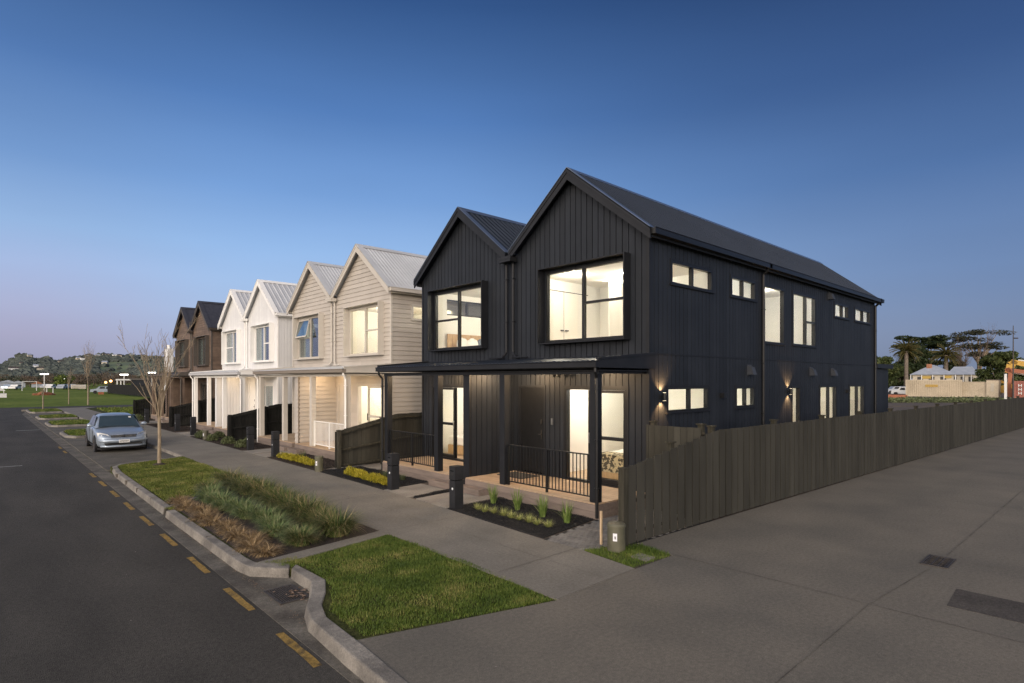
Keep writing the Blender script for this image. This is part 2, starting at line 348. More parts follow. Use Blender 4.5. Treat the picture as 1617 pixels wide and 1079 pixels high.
M['white_obj'] = mat('white_painted', (.65,.65,.63), .6, (.7,.7,.68), 2)
M['ball_light'] = mat('floodlight_glow', (1,1,1), .5, emit=(1,.97,.85), est=3.2)
M['amber'] = mat('amber_lamp_glow', (1,.7,.3), .5, emit=(1,.50,.16), est=3.5)
def light(name, loc, energy, parent=None, color=(1, .84, .62), r=.06, spot=None, direction=(0, 0, -1)):
    d = bpy.data.lights.new(name, 'SPOT' if spot else 'POINT'); d.energy = energy; d.color = color; d.shadow_soft_size = r
    if spot: d.spot_size = rad(spot); d.spot_blend = .6
    o = bpy.data.objects.new(name, d); C.objects.link(o)
    o.location = Vector(loc)-root_loc(parent)
    if spot: o.rotation_euler = Vector(direction).to_track_quat('-Z', 'Y').to_euler()
    if parent: o.parent = parent
    return o

# ================================================================ THE GROUND
def st(name, mb, m, **k): return tag(mb.build(name, m, **k), kind='structure')
g = MB(); g.box(-3500, 4500, -400, 5000, -2, -.17); st('ground', g, M['field'])
g = MB(); g.prism([(-9.5,-30),(2.6,-30),(2.6,63),(3.4,69),(7,71.5),(20,73),(20,79),(-90,81),(-90,70),(-14,68),(-9.5,63)], -1, -.14); st('road', g, M['asphalt'])
g = MB(); g.prism([(2.6,-30),(3.55,-30),(3.55,13.9),(2.98,14.2),(2.98,22.2),(3.02,68),(2.6,63)], -1, -.134); st('gutter', g, M['gutter'])
# lot platform in pieces (the parking bays are recessed)
g = MB(); g.prism([(2.8,-30),(2.88,6.3),(3.38,7.4),(3.4,8.3),(3.0,8.9),(3.0,14.0),(3.05,22.1),(3.35,22.6),(5.4,23.4),(5.4,-30)], -1, -.012); st('verge', g, M['soil'])
g = MB(); g.prism([(5.4,-30),(90,-30),(90,48.2),(5.4,48.2)], -1, -.014); st('lot_ground', g, M['lotsoil'])
g = MB(); g.prism([(7.3,48.2),(90,48.2),(90,70),(7.6,68.6)], -1, -.010); st('empty_lot', g, M['soil'])
g = MB(); g.prism([(2.95,22.0),(5.5,22.0),(5.5,69),(2.95,69)], -1, -.105); st('parking_bay', g, M['bay'])
g = MB()
g.prism([(2.78,-30),(2.80,4.4),(2.90,5.58),(5.3,4.88),(7.0,4.92),(7.98,4.9),(8.12,5.66),(42,4.36),(95,2.3),(95,-30)], -.5, 0); st('driveway', g, M['drive'])
g = MB(); g.prism([(5.3,4.885),(7.0,4.925),(7.14,6.1),(7.12,6.9),(7.3,9.9),(7.42,14),(7.45,24),(7.45,68.5),(5.45,68.5),(5.35,9)], -.5, .004); st('footpath', g, M['path'])
g = MB(); g.prism([(2.8,69.2),(7.45,68.5),(8.5,70),(8.0,71.5),(3.6,70.5)], -.5, 0); st('path', g, M['path'])
g = MB(); g.prism([(3.08,8.96),(5.36,9.32),(5.36,9.02),(3.22,8.64)], -.5, .006); st('concrete_strip', g, M['path'])
g = MB(); g.prism([(7.155,6.93),(7.30,5.84),(8.1,5.68),(10.55,5.6),(10.55,7.1),(8.95,7.18)], -.4, -.006); st('paver_bed', g, M['mulch'])
g = MB()                       # block pavers, laid in courses
for i in range(36):
    for j in range(14):
        x = 7.16+i*.103; y = 5.62+j*.118+(.0 if i % 2 else .05)
        if y > 6.93+(x-7.16)*.135-.02 or y < 5.9-(x-7.3)*.2 or y < 5.66 or x > 10.5: continue
        if y+.11 > 6.95+(x-7.16)*.135: continue
        z = rng.uniform(-.001, .002); g.box(x, x+.089, y, y+.104, -.02, .003+z)
st('pavers', g, M['paver'])
# saw-cut joints and the shallow channel in the concrete
g = MB()
def groove(a, b, w=.012, z=.006):
    a = Vector((*a, z)); b = Vector((*b, z)); w *= .8; d = (b-a).normalized(); s = Vector((-d.y, d.x, 0))*w/2
    n = max(1, int((b-a).length/.6)); pts = [a.lerp(b, i/n)+s*random.uniform(-.6, .6) for i in range(n+1)]
    for p, q in zip(pts, pts[1:]): g.quad(p-s, q-s, q+s, p+s)
groove((8.0,-6), (8.0,4.9)); groove((5.32,4.90), (7.0,4.93)); groove((10.9,-6), (10.9,1.75), .01); groove((11.1,1.98), (38,1.6), .02); groove((8.0,2.2), (10.3,2.0), .012)
groove((16.2,-6), (16.2,5.2), .01); groove((22,-6),(22,5),.01); groove((3.0,2.2),(8,2.2),.01)
for y in (6.15, 9.2, 12.3, 15.4, 18.5, 21.6, 24.7, 28, 31, 34, 37.2, 41, 45, 49, 53): groove((5.42, y), (7.2, y+.02), .012, .010)
groove((6.35, 5.0), (6.40, 60), .007, .010)
st('concrete_joints', g, M['gutter'])
g = MB()
g.prism([(8.63,1.54),(9.43,1.58),(9.43,.35),(8.64,.30)], 0, .004); st('asphalt_patch', g, mat('patched_asphalt', (.066,.059,.053), .9, (.088,.079,.070), 2, 7, .5, 90, fine=(90, .3), spec=.15))
# yellow dashes, white line
g = MB()
def dash(y0, y1, x=2.46, w=.09, mbx=g):
    n = 6; xs0 = [x+random.uniform(-.006, .006) for _ in range(n+1)]; xs1 = [x+w+random.uniform(-.006, .006) for _ in range(n+1)]
    for i in range(n):
        a = y0+(y1-y0)*i/n; b = y0+(y1-y0)*(i+1)/n
        mbx.quad((xs0[i], a, -.136), (xs1[i], a, -.136), (xs1[i+1], b, -.136), (xs0[i+1], b, -.136))
for y in (1.7, 3.65, 5.58, 7.50, 9.40, 11.32, 13.22, 15.1, 17.02, 18.95, 20.9, 28.5, 30.5): dash(y, y+1.03)
st('yellow_markings', g, M['paint_yel'])
g = MB(); g.prism([(.2,25.4),(1.05,25.35),(1.05,25.52),(.2,25.57)], -.138, -.136); g.prism([(1.5,42.8),(2.55,42.8),(2.55,43.1),(1.5,43.1)], -.138, -.136); st('white_markings', g, M['paint_wht'])
# kerbs: front top edge and back edge
def kerb(name, fr, bk, zf=-.15):
    bk = [(a[0]+(b[0]-a[0])*.84, a[1]+(b[1]-a[1])*.84) for a, b in zip(fr, bk)]
    k = MB()
    def sub(p):
        o = []
        for a, b in zip(p, p[1:]):
            for i in range(4): o.append((a[0]+(b[0]-a[0])*i/4, a[1]+(b[1]-a[1])*i/4))
        return o+[p[-1]]
    fr, bk = sub(fr), sub(bk); n = len(fr)
    for i in range(n-1):
        f0, f1, b0, b1 = fr[i], fr[i+1], bk[i], bk[i+1]
        d = Vector((f0[0]-b0[0], f0[1]-b0[1])).normalized()*.03; d1 = Vector((f1[0]-b1[0], f1[1]-b1[1])).normalized()*.03
        k.hexa([(f0[0]+d.x,f0[1]+d.y,zf),(f1[0]+d1.x,f1[1]+d1.y,zf),(*b1,zf),(*b0,zf),(*f0,.0),(*f1,.0),(*b1,.012),(*b0,.012)])
    import bmesh
    o = k.build(name, M['kerb']); me = o.data
    bm = bmesh.new(); bm.from_mesh(me); bmesh.ops.remove_doubles(bm, verts=bm.verts, dist=.0005)
    dup = {}
    for f in list(bm.faces):
        key = tuple(sorted(v.index for v in f.verts)); dup.setdefault(key, []).append(f)
    for fs in dup.values():
        if len(fs) > 1: bmesh.ops.delete(bm, geom=fs, context='FACES_ONLY')
    bm.to_mesh(me); bm.free()
    m = o.modifiers.new('b', 'BEVEL'); m.width = .018; m.segments = 3; m.limit_method = 'ANGLE'
    return tag(o, kind='structure')
kerb('kerb', [(2.88,13.82),(2.87,9.2),(2.92,8.82),(3.31,8.36)], [(3.06,13.75),(3.05,9.3),(3.07,9.0),(3.42,8.58)])
kerb('kerb', [(3.33,8.33),(3.32,7.62),(3.14,7.22),(2.92,6.84),(2.79,6.42),(2.73,5.4),(2.70,4.4),(2.66,2),(2.66,-30)],
     [(3.48,8.50),(3.52,7.52),(3.32,7.08),(3.10,6.72),(2.98,6.34),(2.95,5.4),(2.88,4.4),(2.84,2),(2.84,-30)])
kerb('kerb', [(2.90,14.12),(2.93,17),(2.97,20.5),(3.08,22.0),(3.35,22.55),(5.42,23.35)], [(3.08,14.2),(3.10,17),(3.13,20.4),(3.22,21.8),(3.44,22.35),(5.45,23.15)])
kerb('kerb', [(2.92,14.1),(3.75,14.85)], [(3.02,14.3),(3.72,15.0)])
kerb('kerb', [(5.37,23.2),(5.37,35),(5.40,68)], [(5.47,23.2),(5.47,35),(5.50,68)])
g = MB()
for y in (9.6, 11.0, 12.4, 15.5, 17.1, 18.6, 20.1): g.box(2.90, 3.04, y, y+.008, -.1, .0135)
st('kerb_joints', g, M['gutter'])
for (ya, yb) in ((35.0,39.2),(44.0,48.6),(52.7,57.0),(63.4,69.5)):
    kerb('kerb', [(5.30,ya),(3.45,ya),(3.10,ya+.7),(3.10,yb-.7),(3.35,yb),(5.3,yb)], [(5.30,ya+.16),(3.52,ya+.16),(3.26,ya+.75),(3.26,yb-.75),(3.46,yb-.16),(5.3,yb-.16)])
    g = MB(); g.prism([(5.35,ya+.12),(3.5,ya+.12),(3.2,ya+.7),(3.2,yb-.7),(3.4,yb-.12),(5.35,yb-.12)], -.5, 0); st('verge', g, M['soil'])

# ---------------------------------------------------------------- blades of grass and leaves
def blades(name, base, length, width, az, lean, curl, segs, m, parent=None):
    """base (n,3); each blade bends outward along azimuth az"""
    n = len(base); t = np.linspace(0, 1, segs+1)
    a = lean[:, None]+curl[:, None]*t[None, :]            # angle from vertical along the blade
    ds = (length/segs)[:, None]
    hx = np.concatenate([np.zeros((n, 1)), np.cumsum(np.sin(a[:, :-1])*ds, 1)], 1); hz = np.concatenate([np.zeros((n, 1)), np.cumsum(np.cos(a[:, :-1])*ds, 1)], 1)
    cx, cy = np.cos(az)[:, None], np.sin(az)[:, None]
    P = np.stack([base[:, 0:1]+hx*cx, base[:, 1:2]+hx*cy, base[:, 2:3]+hz], -1)
    wv = np.stack([-np.sin(az), np.cos(az), np.zeros(n)], -1)[:, None, :]
    w = (width[:, None]*(1-t[None, :]**1.6)*.5)[..., None]
    L = P+wv*w; R = P-wv*w
    V = np.concatenate([np.stack([L[:, :-1], R[:, :-1]], 2).reshape(n, segs*2, 3), P[:, -1:]], 1)   # 2*segs+1 verts
    k = 2*segs+1; off = (np.arange(n)*k)[:, None]
    loops = []; tot = []
    for s in range(segs-1): loops.append(np.array([2*s, 2*s+1, 2*s+3, 2*s+2])); tot.append(4)
    loops.append(np.array([2*segs-2, 2*segs-1, 2*segs])); tot.append(3)
    pat = np.concatenate(loops); idx = (off+pat[None, :]).ravel().astype(np.int32)
    tt = np.tile(np.array(tot), n).astype(np.int32); stt = np.concatenate([[0], np.cumsum(tt)[:-1]]).astype(np.int32)
    rl = root_loc(parent)
    V = V.reshape(-1, 3)-np.array([rl.x, rl.y, rl.z])
    me = bpy.data.meshes.new(name); me.vertices.add(n*k); me.vertices.foreach_set('co', V.astype(np.float32).ravel())
    me.loops.add(len(idx)); me.loops.foreach_set('vertex_index', idx); me.polygons.add(len(tt))
    me.polygons.foreach_set('loop_start', stt); me.polygons.foreach_set('loop_total', tt); me.update(); me.materials.append(m)
    o = bpy.data.objects.new(name, me); C.objects.link(o)
    if parent: o.parent = parent
    return o
def inpoly(x, y, poly):
    r = np.zeros(len(x), bool); n = len(poly)
    for i in range(n):
        x0, y0 = poly[i]; x1, y1 = poly[(i+1) % n]
        c = ((y0 > y) != (y1 > y)); xi = (x1-x0)*(y-y0)/((y1-y0) if y1 != y0 else 1e-9)+x0
        r ^= c & (x < xi)
    return r
def pts_in(poly, n, jit=0):
    p = np.array(poly); lo, hi = p.min(0)-jit, p.max(0)+jit; out = []
    while sum(map(len, out)) < n:
        q = rng.uniform(lo, hi, (n, 2)); q = q[inpoly(q[:, 0], q[:, 1], poly)]; out.append(q)
    return np.concatenate(out)[:n]
def vnoise(x, y, s, seed=0):     # cheap smooth value noise
    r = np.random.default_rng(seed).uniform(0, 1, (64, 64)); x = x*s+17; y = y*s+31
    xi = np.floor(x).astype(int); yi = np.floor(y).astype(int); fx = x-xi; fy = y-yi; fx = fx*fx*(3-2*fx); fy = fy*fy*(3-2*fy)
    f = lambda a, b: r[a % 64, b % 64]
    return (f(xi, yi)*(1-fx)+f(xi+1, yi)*fx)*(1-fy)+(f(xi, yi+1)*(1-fx)+f(xi+1, yi+1)*fx)*fy
def lawn(poly, n, h, w, m, z=-.012, edge=.03):
    p = pts_in(poly, n); d = vnoise(p[:, 0], p[:, 1], 2.2, 5)*.6+vnoise(p[:, 0], p[:, 1], 7, 9)*.4
    keep = rng.uniform(0, 1, n) < .35+.9*d; p = p[keep]; d = d[keep]; n = len(p)
    p += rng.normal(0, edge*.5, p.shape)
    base = np.column_stack([p, np.full(n, z)])
    return tag(blades('lawn', base, h*(.45+.9*d)*rng.uniform(.6, 1.3, n), w*rng.uniform(.7, 1.3, n), rng.uniform(0, 6.283, n), rng.uniform(0, .7, n), rng.uniform(0, 1.1, n), 2, m), 'short green mown grass on the kerbside verge', 'grass', kind='stuff')
T1 = [(3.2,8.6),(5.33,8.98),(5.40,6.8),(5.27,4.92),(3.02,5.62),(3.08,6.5),(3.46,7.3),(3.52,8.3)]
lawn(T1, 75000, .038, .0075, M['grass'])
T2 = [(3.1,14.9),(3.12,20.6),(3.25,22.1),(5.35,23.2),(5.42,18.3),(5.2,17),(4.3,15.6),(3.7,15.0)]
lawn(T2, 52000, .045, .012, M['grass2'])
lawn([(7.15,6.02),(7.02,4.97),(7.95,4.93),(8.10,5.60),(7.75,5.68)], 7000, .065, .007, M['grass'])
for (ya, yb) in ((35.0,39.2),(44.0,48.6),(52.7,57.0),(63.4,69.5)):
    lawn([(5.3,ya+.2),(3.5,ya+.2),(3.3,ya+.7),(3.3,yb-.7),(3.4,yb-.2),(5.3,yb-.2)], 7000, .12, .03, M['grass'])
lawn([(7.7,48.6),(20,48.6),(24,69),(8.2,68)], 30000, .16, .05, M['grass'])
def stray(poly, n):
    return lawn(poly, n, .045, .006, M['grass2'])
stray([(3.05,8.9),(3.5,8.4),(3.6,8.8)], 700); stray([(2.9,14.1),(3.0,13.85),(3.2,14.2)], 200)

# sedge clumps in the rain garden
def tussock(cx, cy, r, h, n, m, label, grp, droop=0):
    root = empty('sedge_clump', (cx, cy, 0), label, 'sedge', grp)
    a = rng.uniform(0, 6.283, n); rr = r*.32*np.sqrt(rng.uniform(0, 1, n))
    base = np.column_stack([cx+rr*np.cos(a), cy+rr*np.sin(a), np.full(n, -.03)])
    a2 = a+rng.normal(0, .45, n)
    blades('leaves', base, h*1.02*rng.uniform(.6, 1.3, n), rng.uniform(.006, .016, n), a2, rng.uniform(.0, .5, n)+droop, rng.uniform(1.0, 2.5, n), 6, m, root)
    return root
G1, G2, G3 = 'dark sedge clumps on the footpath side of the rain garden', 'grey green sedge clumps in the middle of the rain garden', 'brown dry sedge along the kerb'
y = 9.62
while y < 16.4:
    f = (y-9.9)/7.4
    tussock(4.78-.12*random.random()+ .12*f, y, .60, .46+.12*random.random(), 1300, M['sedge'], 'tall green sedge clump with browning tips beside the footpath', G1)
    y += .62+.15*random.random()
y = 9.75
while y < 15.2:
    tussock(3.95+random.uniform(-.14, .14), y, .46, .30+.09*random.random(), 1000, M['sedge_b'], 'grey green sedge clump between the brown sedge and the tall dark sedge', G2)
    y += .50+.12*random.random()
for (x, y) in ((4.15,15.4),): tussock(x, y, .45, .36, 1500, M['sedge'], 'tall green sedge clump with browning tips beside the footpath', G1)
y = 9.35
while y < 14.9:
    tussock(3.32+random.uniform(-.06, .10), y, .36, .20+.07*random.random(), 650, M['sedge_c'], 'flattened brown dry sedge clump against the kerb', G3, .35)
    y += .40+.1*random.random()
tussock(3.95, 9.45, .36, .33, 1500, M['sedge'], 'small green sedge clump at the near corner of the rain garden', None)
g = MB(); g.prism([(3.06,9.0),(5.34,9.36),(5.36,17.4),(4.2,15.9),(3.1,14.6)], -.2, -.004); st('planting_bed', g, M['brownmulch'])

# ================================================================ THE TERRACE HOUSES
FX, BX, WID = 10.6, 26.5, 8.6
def strips(u0, u1, z0, prof, holes, brk=()):
    bs = sorted({u0, u1, *[b for b in brk if u0 < b < u1], *[h[k] for h in holes for k in (0, 1) if u0 < h[k] < u1]})
    out = []
    for a, b in zip(bs, bs[1:]):
        if b-a < 1e-5: continue
        mid = (a+b)/2; hs = sorted([(h[2], h[3]) for h in holes if h[0] < mid < h[1]]); lo = z0
        for h0, h1 in hs:
            if h0 > lo: out.append((a, b, lo, lo, h0, h0))
            lo = max(lo, h1)
        ta, tb = prof(a+1e-6), prof(b-1e-6)
        if max(ta, tb) > lo+1e-4: out.append((a, b, lo, lo, max(ta, lo), max(tb, lo)))
    return out
class Face:         # a wall plane: origin, level direction, outward direction
    def __init__(s, ox, oy, U, N): s.o = (ox, oy); s.U = U; s.N = N
    def p(s, u, z, n=0): return (s.o[0]+s.U[0]*u+s.N[0]*n, s.o[1]+s.U[1]*u+s.N[1]*n, z)
    def box(s, mb, u0, u1, n0, n1, z0, z1): mb.hexa([s.p(u0,z0,n0), s.p(u1,z0,n0), s.p(u1,z0,n1), s.p(u0,z0,n1), s.p(u0,z1,n0), s.p(u1,z1,n0), s.p(u1,z1,n1), s.p(u0,z1,n1)])
    def strip(s, mb, t, n0, n1):
        a, b, l0, l1, t0, t1 = t
        mb.hexa([s.p(a,l0,n0), s.p(b,l1,n0), s.p(b,l1,n1), s.p(a,l0,n1), s.p(a,t0,n0), s.p(b,t1,n0), s.p(b,t1,n1), s.p(a,t0,n1)])
def wall(F, u0, u1, z0, prof, holes, style, cm, bm_, parent, brk=(), lining=True, pitch=.15):
    bk = MB()
    for t in strips(u0, u1, z0, prof, holes, brk): F.strip(bk, t, -.10, 0)
    bk.build('wall', bm_, parent)
    if lining:
        ln = MB()
        for t in strips(u0+.01, u1-.01, max(z0, .33), lambda u: min(prof(u)-.02, 5.7), holes, brk): F.strip(ln, t, -.13, -.102)
        ln.build('wall_lining', M['lining'], parent)
    cl = MB()
    if style == 'v':
        k = math.floor(u0/pitch)
        while k*pitch < u1:
            a, b = max(u0, k*pitch+(.010 if pitch > .16 else .005)), min(u1, (k+1)*pitch-(.010 if pitch > .16 else .005))
            if b-a > .01:
                for t in strips(a, b, z0, prof, holes, brk): F.strip(cl, t, .001, .018)
            k += 1
    else:
        z = z0; top = max(prof(u) for u in [u0+(u1-u0)*i/60 for i in range(61)])
        while z < top:
            z1 = min(z+pitch, top)
            zs = sorted({z, z1, *[h[k] for h in holes for k in (2, 3) if z < h[k] < z1]})
            for za, zb in zip(zs, zs[1:]):
                zm = (za+zb)/2
                # spans of u where the wall stands above this course
                segs = []; br = sorted({u0, u1, *brk, *[b for b in [u0] ]})
                for a, b in zip(br, br[1:]):
                    def cross(zz):
                        pa, pb = prof(a+1e-6), prof(b-1e-6)
                        if pa >= zz and pb >= zz: return (a, b)
                        if pa < zz and pb < zz: return None
                        x = a+(b-a)*(zz-pa)/(pb-pa)
                        return (x, b) if pb > pa else (a, x)
                    s0, s1 = cross(za), cross(zb)
                    if s0 is None: continue
                    if s1 is None: mx = a if prof(a+1e-6) > prof(b-1e-6) else b; s1 = (mx, mx)
                    segs.append((s0, s1))
                for s0, s1 in segs:
                    cuts = [(s0[0], s1[0])]; hs = sorted([h for h in holes if h[2] < zm < h[3]])
                    lo = (s0[0], s1[0])
                    for h in hs:
                        if h[1] <= max(s0[0], s1[0]) or h[0] >= min(s0[1], s1[1]): continue
                        spans = ((lo, (h[0], h[0])),); lo2 = (h[1], h[1])
                        for (l, r) in spans: 
                            if r[0] > l[0]: hb(F, cl, l, r, za, zb, z, z1)
                        lo = lo2
                    if s0[1] > lo[0] or s1[1] > lo[1]: hb(F, cl, lo, (s0[1], s1[1]), za, zb, z, z1)
            z += pitch
    return cl.build('cladding', cm, parent)
def hb(F, mb, l, r, za, zb, z, z1):
    n = lambda zz: .030-.024*(zz-z)/(z1-z+1e-9)
    na, nb = n(za), n(zb)
    mb.hexa([F.p(l[0],za,.001), F.p(r[0],za,.001), F.p(r[0],za,na), F.p(l[0],za,na), F.p(l[1],zb,.001), F.p(r[1],zb,.001), F.p(r[1],zb,nb), F.p(l[1],zb,nb)])
def window(F, h, vert, horiz, fm, gm, parent, name='window', t=.045, n0=-.07, n1=.03, pane=True, label=None):
    """h opening; vert: list of u; horiz: list of (z, ua, ub)"""
    u0, u1, z0, z1 = h; f = MB()
    F.box(f, u0, u1, n0, n1, z0, z0+t); F.box(f, u0, u1, n0, n1, z1-t, z1)
    F.box(f, u0, u0+t, n0+.001, n1-.001, z0+t, z1-t); F.box(f, u1-t, u1, n0+.001, n1-.001, z0+t, z1-t)
    for u in vert: F.box(f, u-t*.7, u+t*.7, n0+.002, n1-.004, z0+t, z1-t)
    for z, a, b in horiz: F.box(f, a, b, n0+.003, n1-.006, z-t*.6, z+t*.6)
    o = f.build(name, fm, parent)
    if label: o['label'] = label
    if pane:
        p = MB(); F.box(p, u0+t, u1-t, -.032, -.026, z0+t, z1-t); p.build('pane', gm, o)
    return o
def trimframe(F, mb, h, w=.05, n=.035):
    u0, u1, z0, z1 = h
    F.box(mb, u0-w, u1+w, .001, n, z1, z1+w); F.box(mb, u0-w, u0, .001, n-.002, z0, z1); F.box(mb, u1, u1+w, .001, n-.002, z0, z1); F.box(mb, u0-w-.02, u1+w+.02, .001, n+.03, z0-w*.7, z0)
def ribbed(mb, x0, x1, ridge, eave, step=.19, rh=.028, thick=.02):
    """roofing sheet; ridge/eave (y,z); ribs run down the slope"""
    (ya, za), (yb, zb) = ridge, eave; L = math.hypot(yb-ya, zb-za); ny, nz = (za-zb)/L*(1 if yb > ya else -1), abs(yb-ya)/L
    xs = []; x = x0
    while x < x1-1e-6:
        for dx, h in ((0, 0), (step*.52, 0), (step*.64, rh), (step*.86, rh)):
            if x+dx < x1: xs.append((x+dx, h))
        x += step
    xs.append((x1, 0)); b = len(mb.v)
    for x, h in xs:
        for (y, z) in ((ya, za), (yb, zb)): mb.v.append((x, y+ny*h, z+nz*h))
        for (y, z) in ((ya, za), (yb, zb)): mb.v.append((x, y-ny*thick, z-nz*thick))
    for i in range(len(xs)-1):
        k = b+i*4; mb.f += [(k, k+1, k+5, k+4), (k+2, k+6, k+7, k+3), (k+1, k+3, k+7, k+5)]
    mb.f += [(b, b+2, b+3, b+1), (b+4*len(xs)-4, b+4*len(xs)-3, b+4*len(xs)-1, b+4*len(xs)-2)]
def room(parent, x0, x1, y0, y1, z0, z1, sides, lights=(), energy=0, glow=None, floor='floor_in', color=(1, .92, .80), name='interior_room'):
    """sides: which of W(front) E(back) S(right) N(left) N get a wall of their own"""
    b = MB(); t = .04
    b.box(x0, x1, y0, y1, z1, z1+t)
    if 'E' in sides: b.box(x1, x1+t, y0, y1, z0, z1)
    if 'N' in sides: b.box(x0, x1, y1, y1+t, z0, z1)
    if 'S' in sides: b.box(x0, x1, y0-t, y0, z0, z1)
    if 'W' in sides: b.box(x0-t, x0, y0, y1, z0, z1)
    if 'N' in sides: b.box(x0+.01, x1-.01, y1-.015, y1-.001, z0, z0+.12)
    if 'E' in sides: b.box(x1-.015, x1-.001, y0+.01, y1-.02, z0, z0+.12)
    o = b.build(name, M['lining'], parent)
    f = MB(); f.box(x0, x1, y0, y1, z0-t, z0-.001); f.build('floor', M[floor], o)
    for (lx, ly) in lights:
        d = MB(); d.lathe([(.055, -.012), (.055, .001)], (lx, ly, z1-.002), 12); d.build('downlight', M['down'], o)
        light('room_light', (lx, ly, z1-.12), energy, parent, color, .05)
    return o

def pair(Y0, cf):
    YL = Y0+WID
    root = empty('terrace_house', (FX, Y0+WID/2, 0), cf['label'], 'house', 'two storey twin gabled terrace houses in a row')
    P1, P2, PV = 2.15, 6.45, 4.3
    prof = lambda u: 5.98+1.72*(1-abs((u % 4.3)-2.15)/2.15)
    FF = Face(FX, Y0, (0, 1), (-1, 0)); FR = Face(FX, Y0, (1, 0), (0, -1)); FL = Face(FX, YL, (1, 0), (0, 1)); FB = Face(BX, Y0, (0, 1), (1, 0))
    cm, bk, tm, mm = M[cf['clad']], M[cf['back']], M[cf['trim']], M[cf['metal']]
    sty, pit = cf['style'], cf['pitch']
    W1 = (.55, 3.05, 3.70, 5.46); W2 = (5.42, 7.92, 3.70, 5.46)
    D1 = (3.12, 4.02, .33, 2.56); S1 = (.56, 2.40, .33, 2.56); D2 = (4.62, 5.50, .33, 2.56); S2 = (6.20, 8.04, .33, 2.56)
    wall(FF, 0, WID, 0, prof, [W1, W2, D1, S1, D2, S2], sty, cm, bk, root, brk=(P1, PV, P2), pitch=pit)
    sw = [(.85,2.70,4.92,5.44)]+(cf.get('side') or [])
    wall(FR, 0, BX-FX, 0, lambda u: 5.96, sw, sty, cm, bk, root, pitch=pit)
    lw = [(.85,2.70,4.92,5.44)]
    wall(FL, 0, BX-FX, 0, lambda u: 5.96, lw, sty, cm, bk, root, pitch=pit)
    b = MB()
    for t in strips(0, WID, 0, prof, [], (P1, PV, P2)): FB.strip(b, t, -.1, .02)
    b.build('wall', cm, root)
    tr = MB()        # corner boards, floor-line flashing, window trims
    for F in (FR,):
        F.box(tr, -.032, .03, .0185, .036, 0, 5.96)
    FF.box(tr, -.036, .05, .031, .040, 0, 5.97); FF.box(tr, WID-.05, WID+.03, .031, .040, 0, 5.97)
    FR.box(tr, .03, BX-FX, .0, .033, 3.31, 3.335)
    for h in sw: trimframe(FR, tr, h)
    for h in (D1, S1, D2, S2): trimframe(FF, tr, h, .05, .036)
    tr.build('trim', tm, root)
    # --- windows
    for h, v, hz in ((W1, 1.83, 'R'), (W2, 6.70, 'L')):
        open_sash = cf.get('awning') and h is W2
        hor = [(4.59, h[0], v)] if hz == 'R' else [(4.59, v, h[1])]
        wo = window(FF, h, [v], hor, mm, M[cf['glass'][0 if h is W1 else 1]], root, pane=not open_sash)
        if open_sash:        # top light pushed open
            p = MB(); FF.box(p, h[0]+.045, v-.03, -.032, -.026, h[2]+.045, h[3]-.045); FF.box(p, v+.03, h[1]-.045, -.032, -.026, h[2]+.045, 4.56); p.build('pane', M['glass_dark'], wo)
            s = MB(); a, b2, zt, zb, k = v+.02, h[1]-.02, h[3]-.05, 4.62, .17
            def q(u, z, off=0): return FF.p(u, z, .01+off+k*(zt-z)/(zt-zb))
            for (ua, ub, za, zb_) in ((a, b2, zt-.06, zt), (a, b2, zb, zb+.06), (a, a+.05, zb, zt), (b2-.05, b2, zb, zt)):
                s.hexa([q(ua,za), q(ub,za), q(ub,za,.035), q(ua,za,.035), q(ua,zb_), q(ub,zb_), q(ub,zb_,.035), q(ua,zb_,.035)])
            so = s.build('awning_sash', mm, root); g2 = MB(); g2.hexa([q(a+.05,zb+.06,.012), q(b2-.05,zb+.06,.012), q(b2-.05,zb+.06,.018), q(a+.05,zb+.06,.018), q(a+.05,zt-.06,.012), q(b2-.05,zt-.06,.012), q(b2-.05,zt-.06,.018), q(a+.05,zt-.06,.018)]); g2.build('pane', M['glass_dark'], so)
        sur = MB(); d = .26; u0, u1, z0, z1 = h[0]-.06, h[1]+.06, h[2]-.03, h[3]+.06
        FF.box(sur, u0, u1, .02, d, z1, z1+.03); FF.box(sur, u0, u1, .02, d, z0-.03, z0); FF.box(sur, u0-.03, u0, .02, d+.002, z0-.032, z1+.032); FF.box(sur, u1, u1+.03, .02, d+.002, z0-.032, z1+.032)
        sur.build('window_surround', M[cf.get('sur', cf['trim'])], root)
    for i, h in enumerate(sw):
        v = cf['sidev'][i] if cf.get('side') else [1.78]
        hz = [(4.60, v[0], h[1])] if (v and h[3]-h[2] > 1.5 and h[3] > 5) else []
        window(FR, h, v, hz, mm, M['glass'], root)
    window(FL, lw[0], [1.78], [], mm, M['glass'], root)
    # --- doors and sliders
    for D, s in ((D1, 1), (D2, -1)):
        d = MB(); FF.box(d, D[0]+.04, D[1]-.04, -.06, -.015, D[2]+.02, D[3]-.04); do = d.build('door', M[cf['door']], root)
        f = MB(); FF.box(f, D[0], D[0]+.04, -.09, .02, D[2], D[3]); FF.box(f, D[1]-.04, D[1], -.09, .02, D[2], D[3]); FF.box(f, D[0]+.04, D[1]-.04, -.09, .019, D[3]-.04, D[3]); f.build('door_frame', tm, do)
        hd = MB(); hu = D[0]+.12 if s > 0 else D[1]-.12
        FF.box(hd, hu-.02, hu+.02, -.014, .005, 1.22, 1.46); FF.box(hd, hu-.012, hu+.10*s, .005, .03, 1.33, 1.355) if s > 0 else FF.box(hd, hu-.10, hu+.012, .005, .03, 1.33, 1.355)
        lk = MB(); FF.box(lk, hu-.025, hu+.025, -.014, .012, 1.62, 1.72); hd.build('handle', M['handle'], do); hd = lk; hd.build('lock', M['handle'], do)
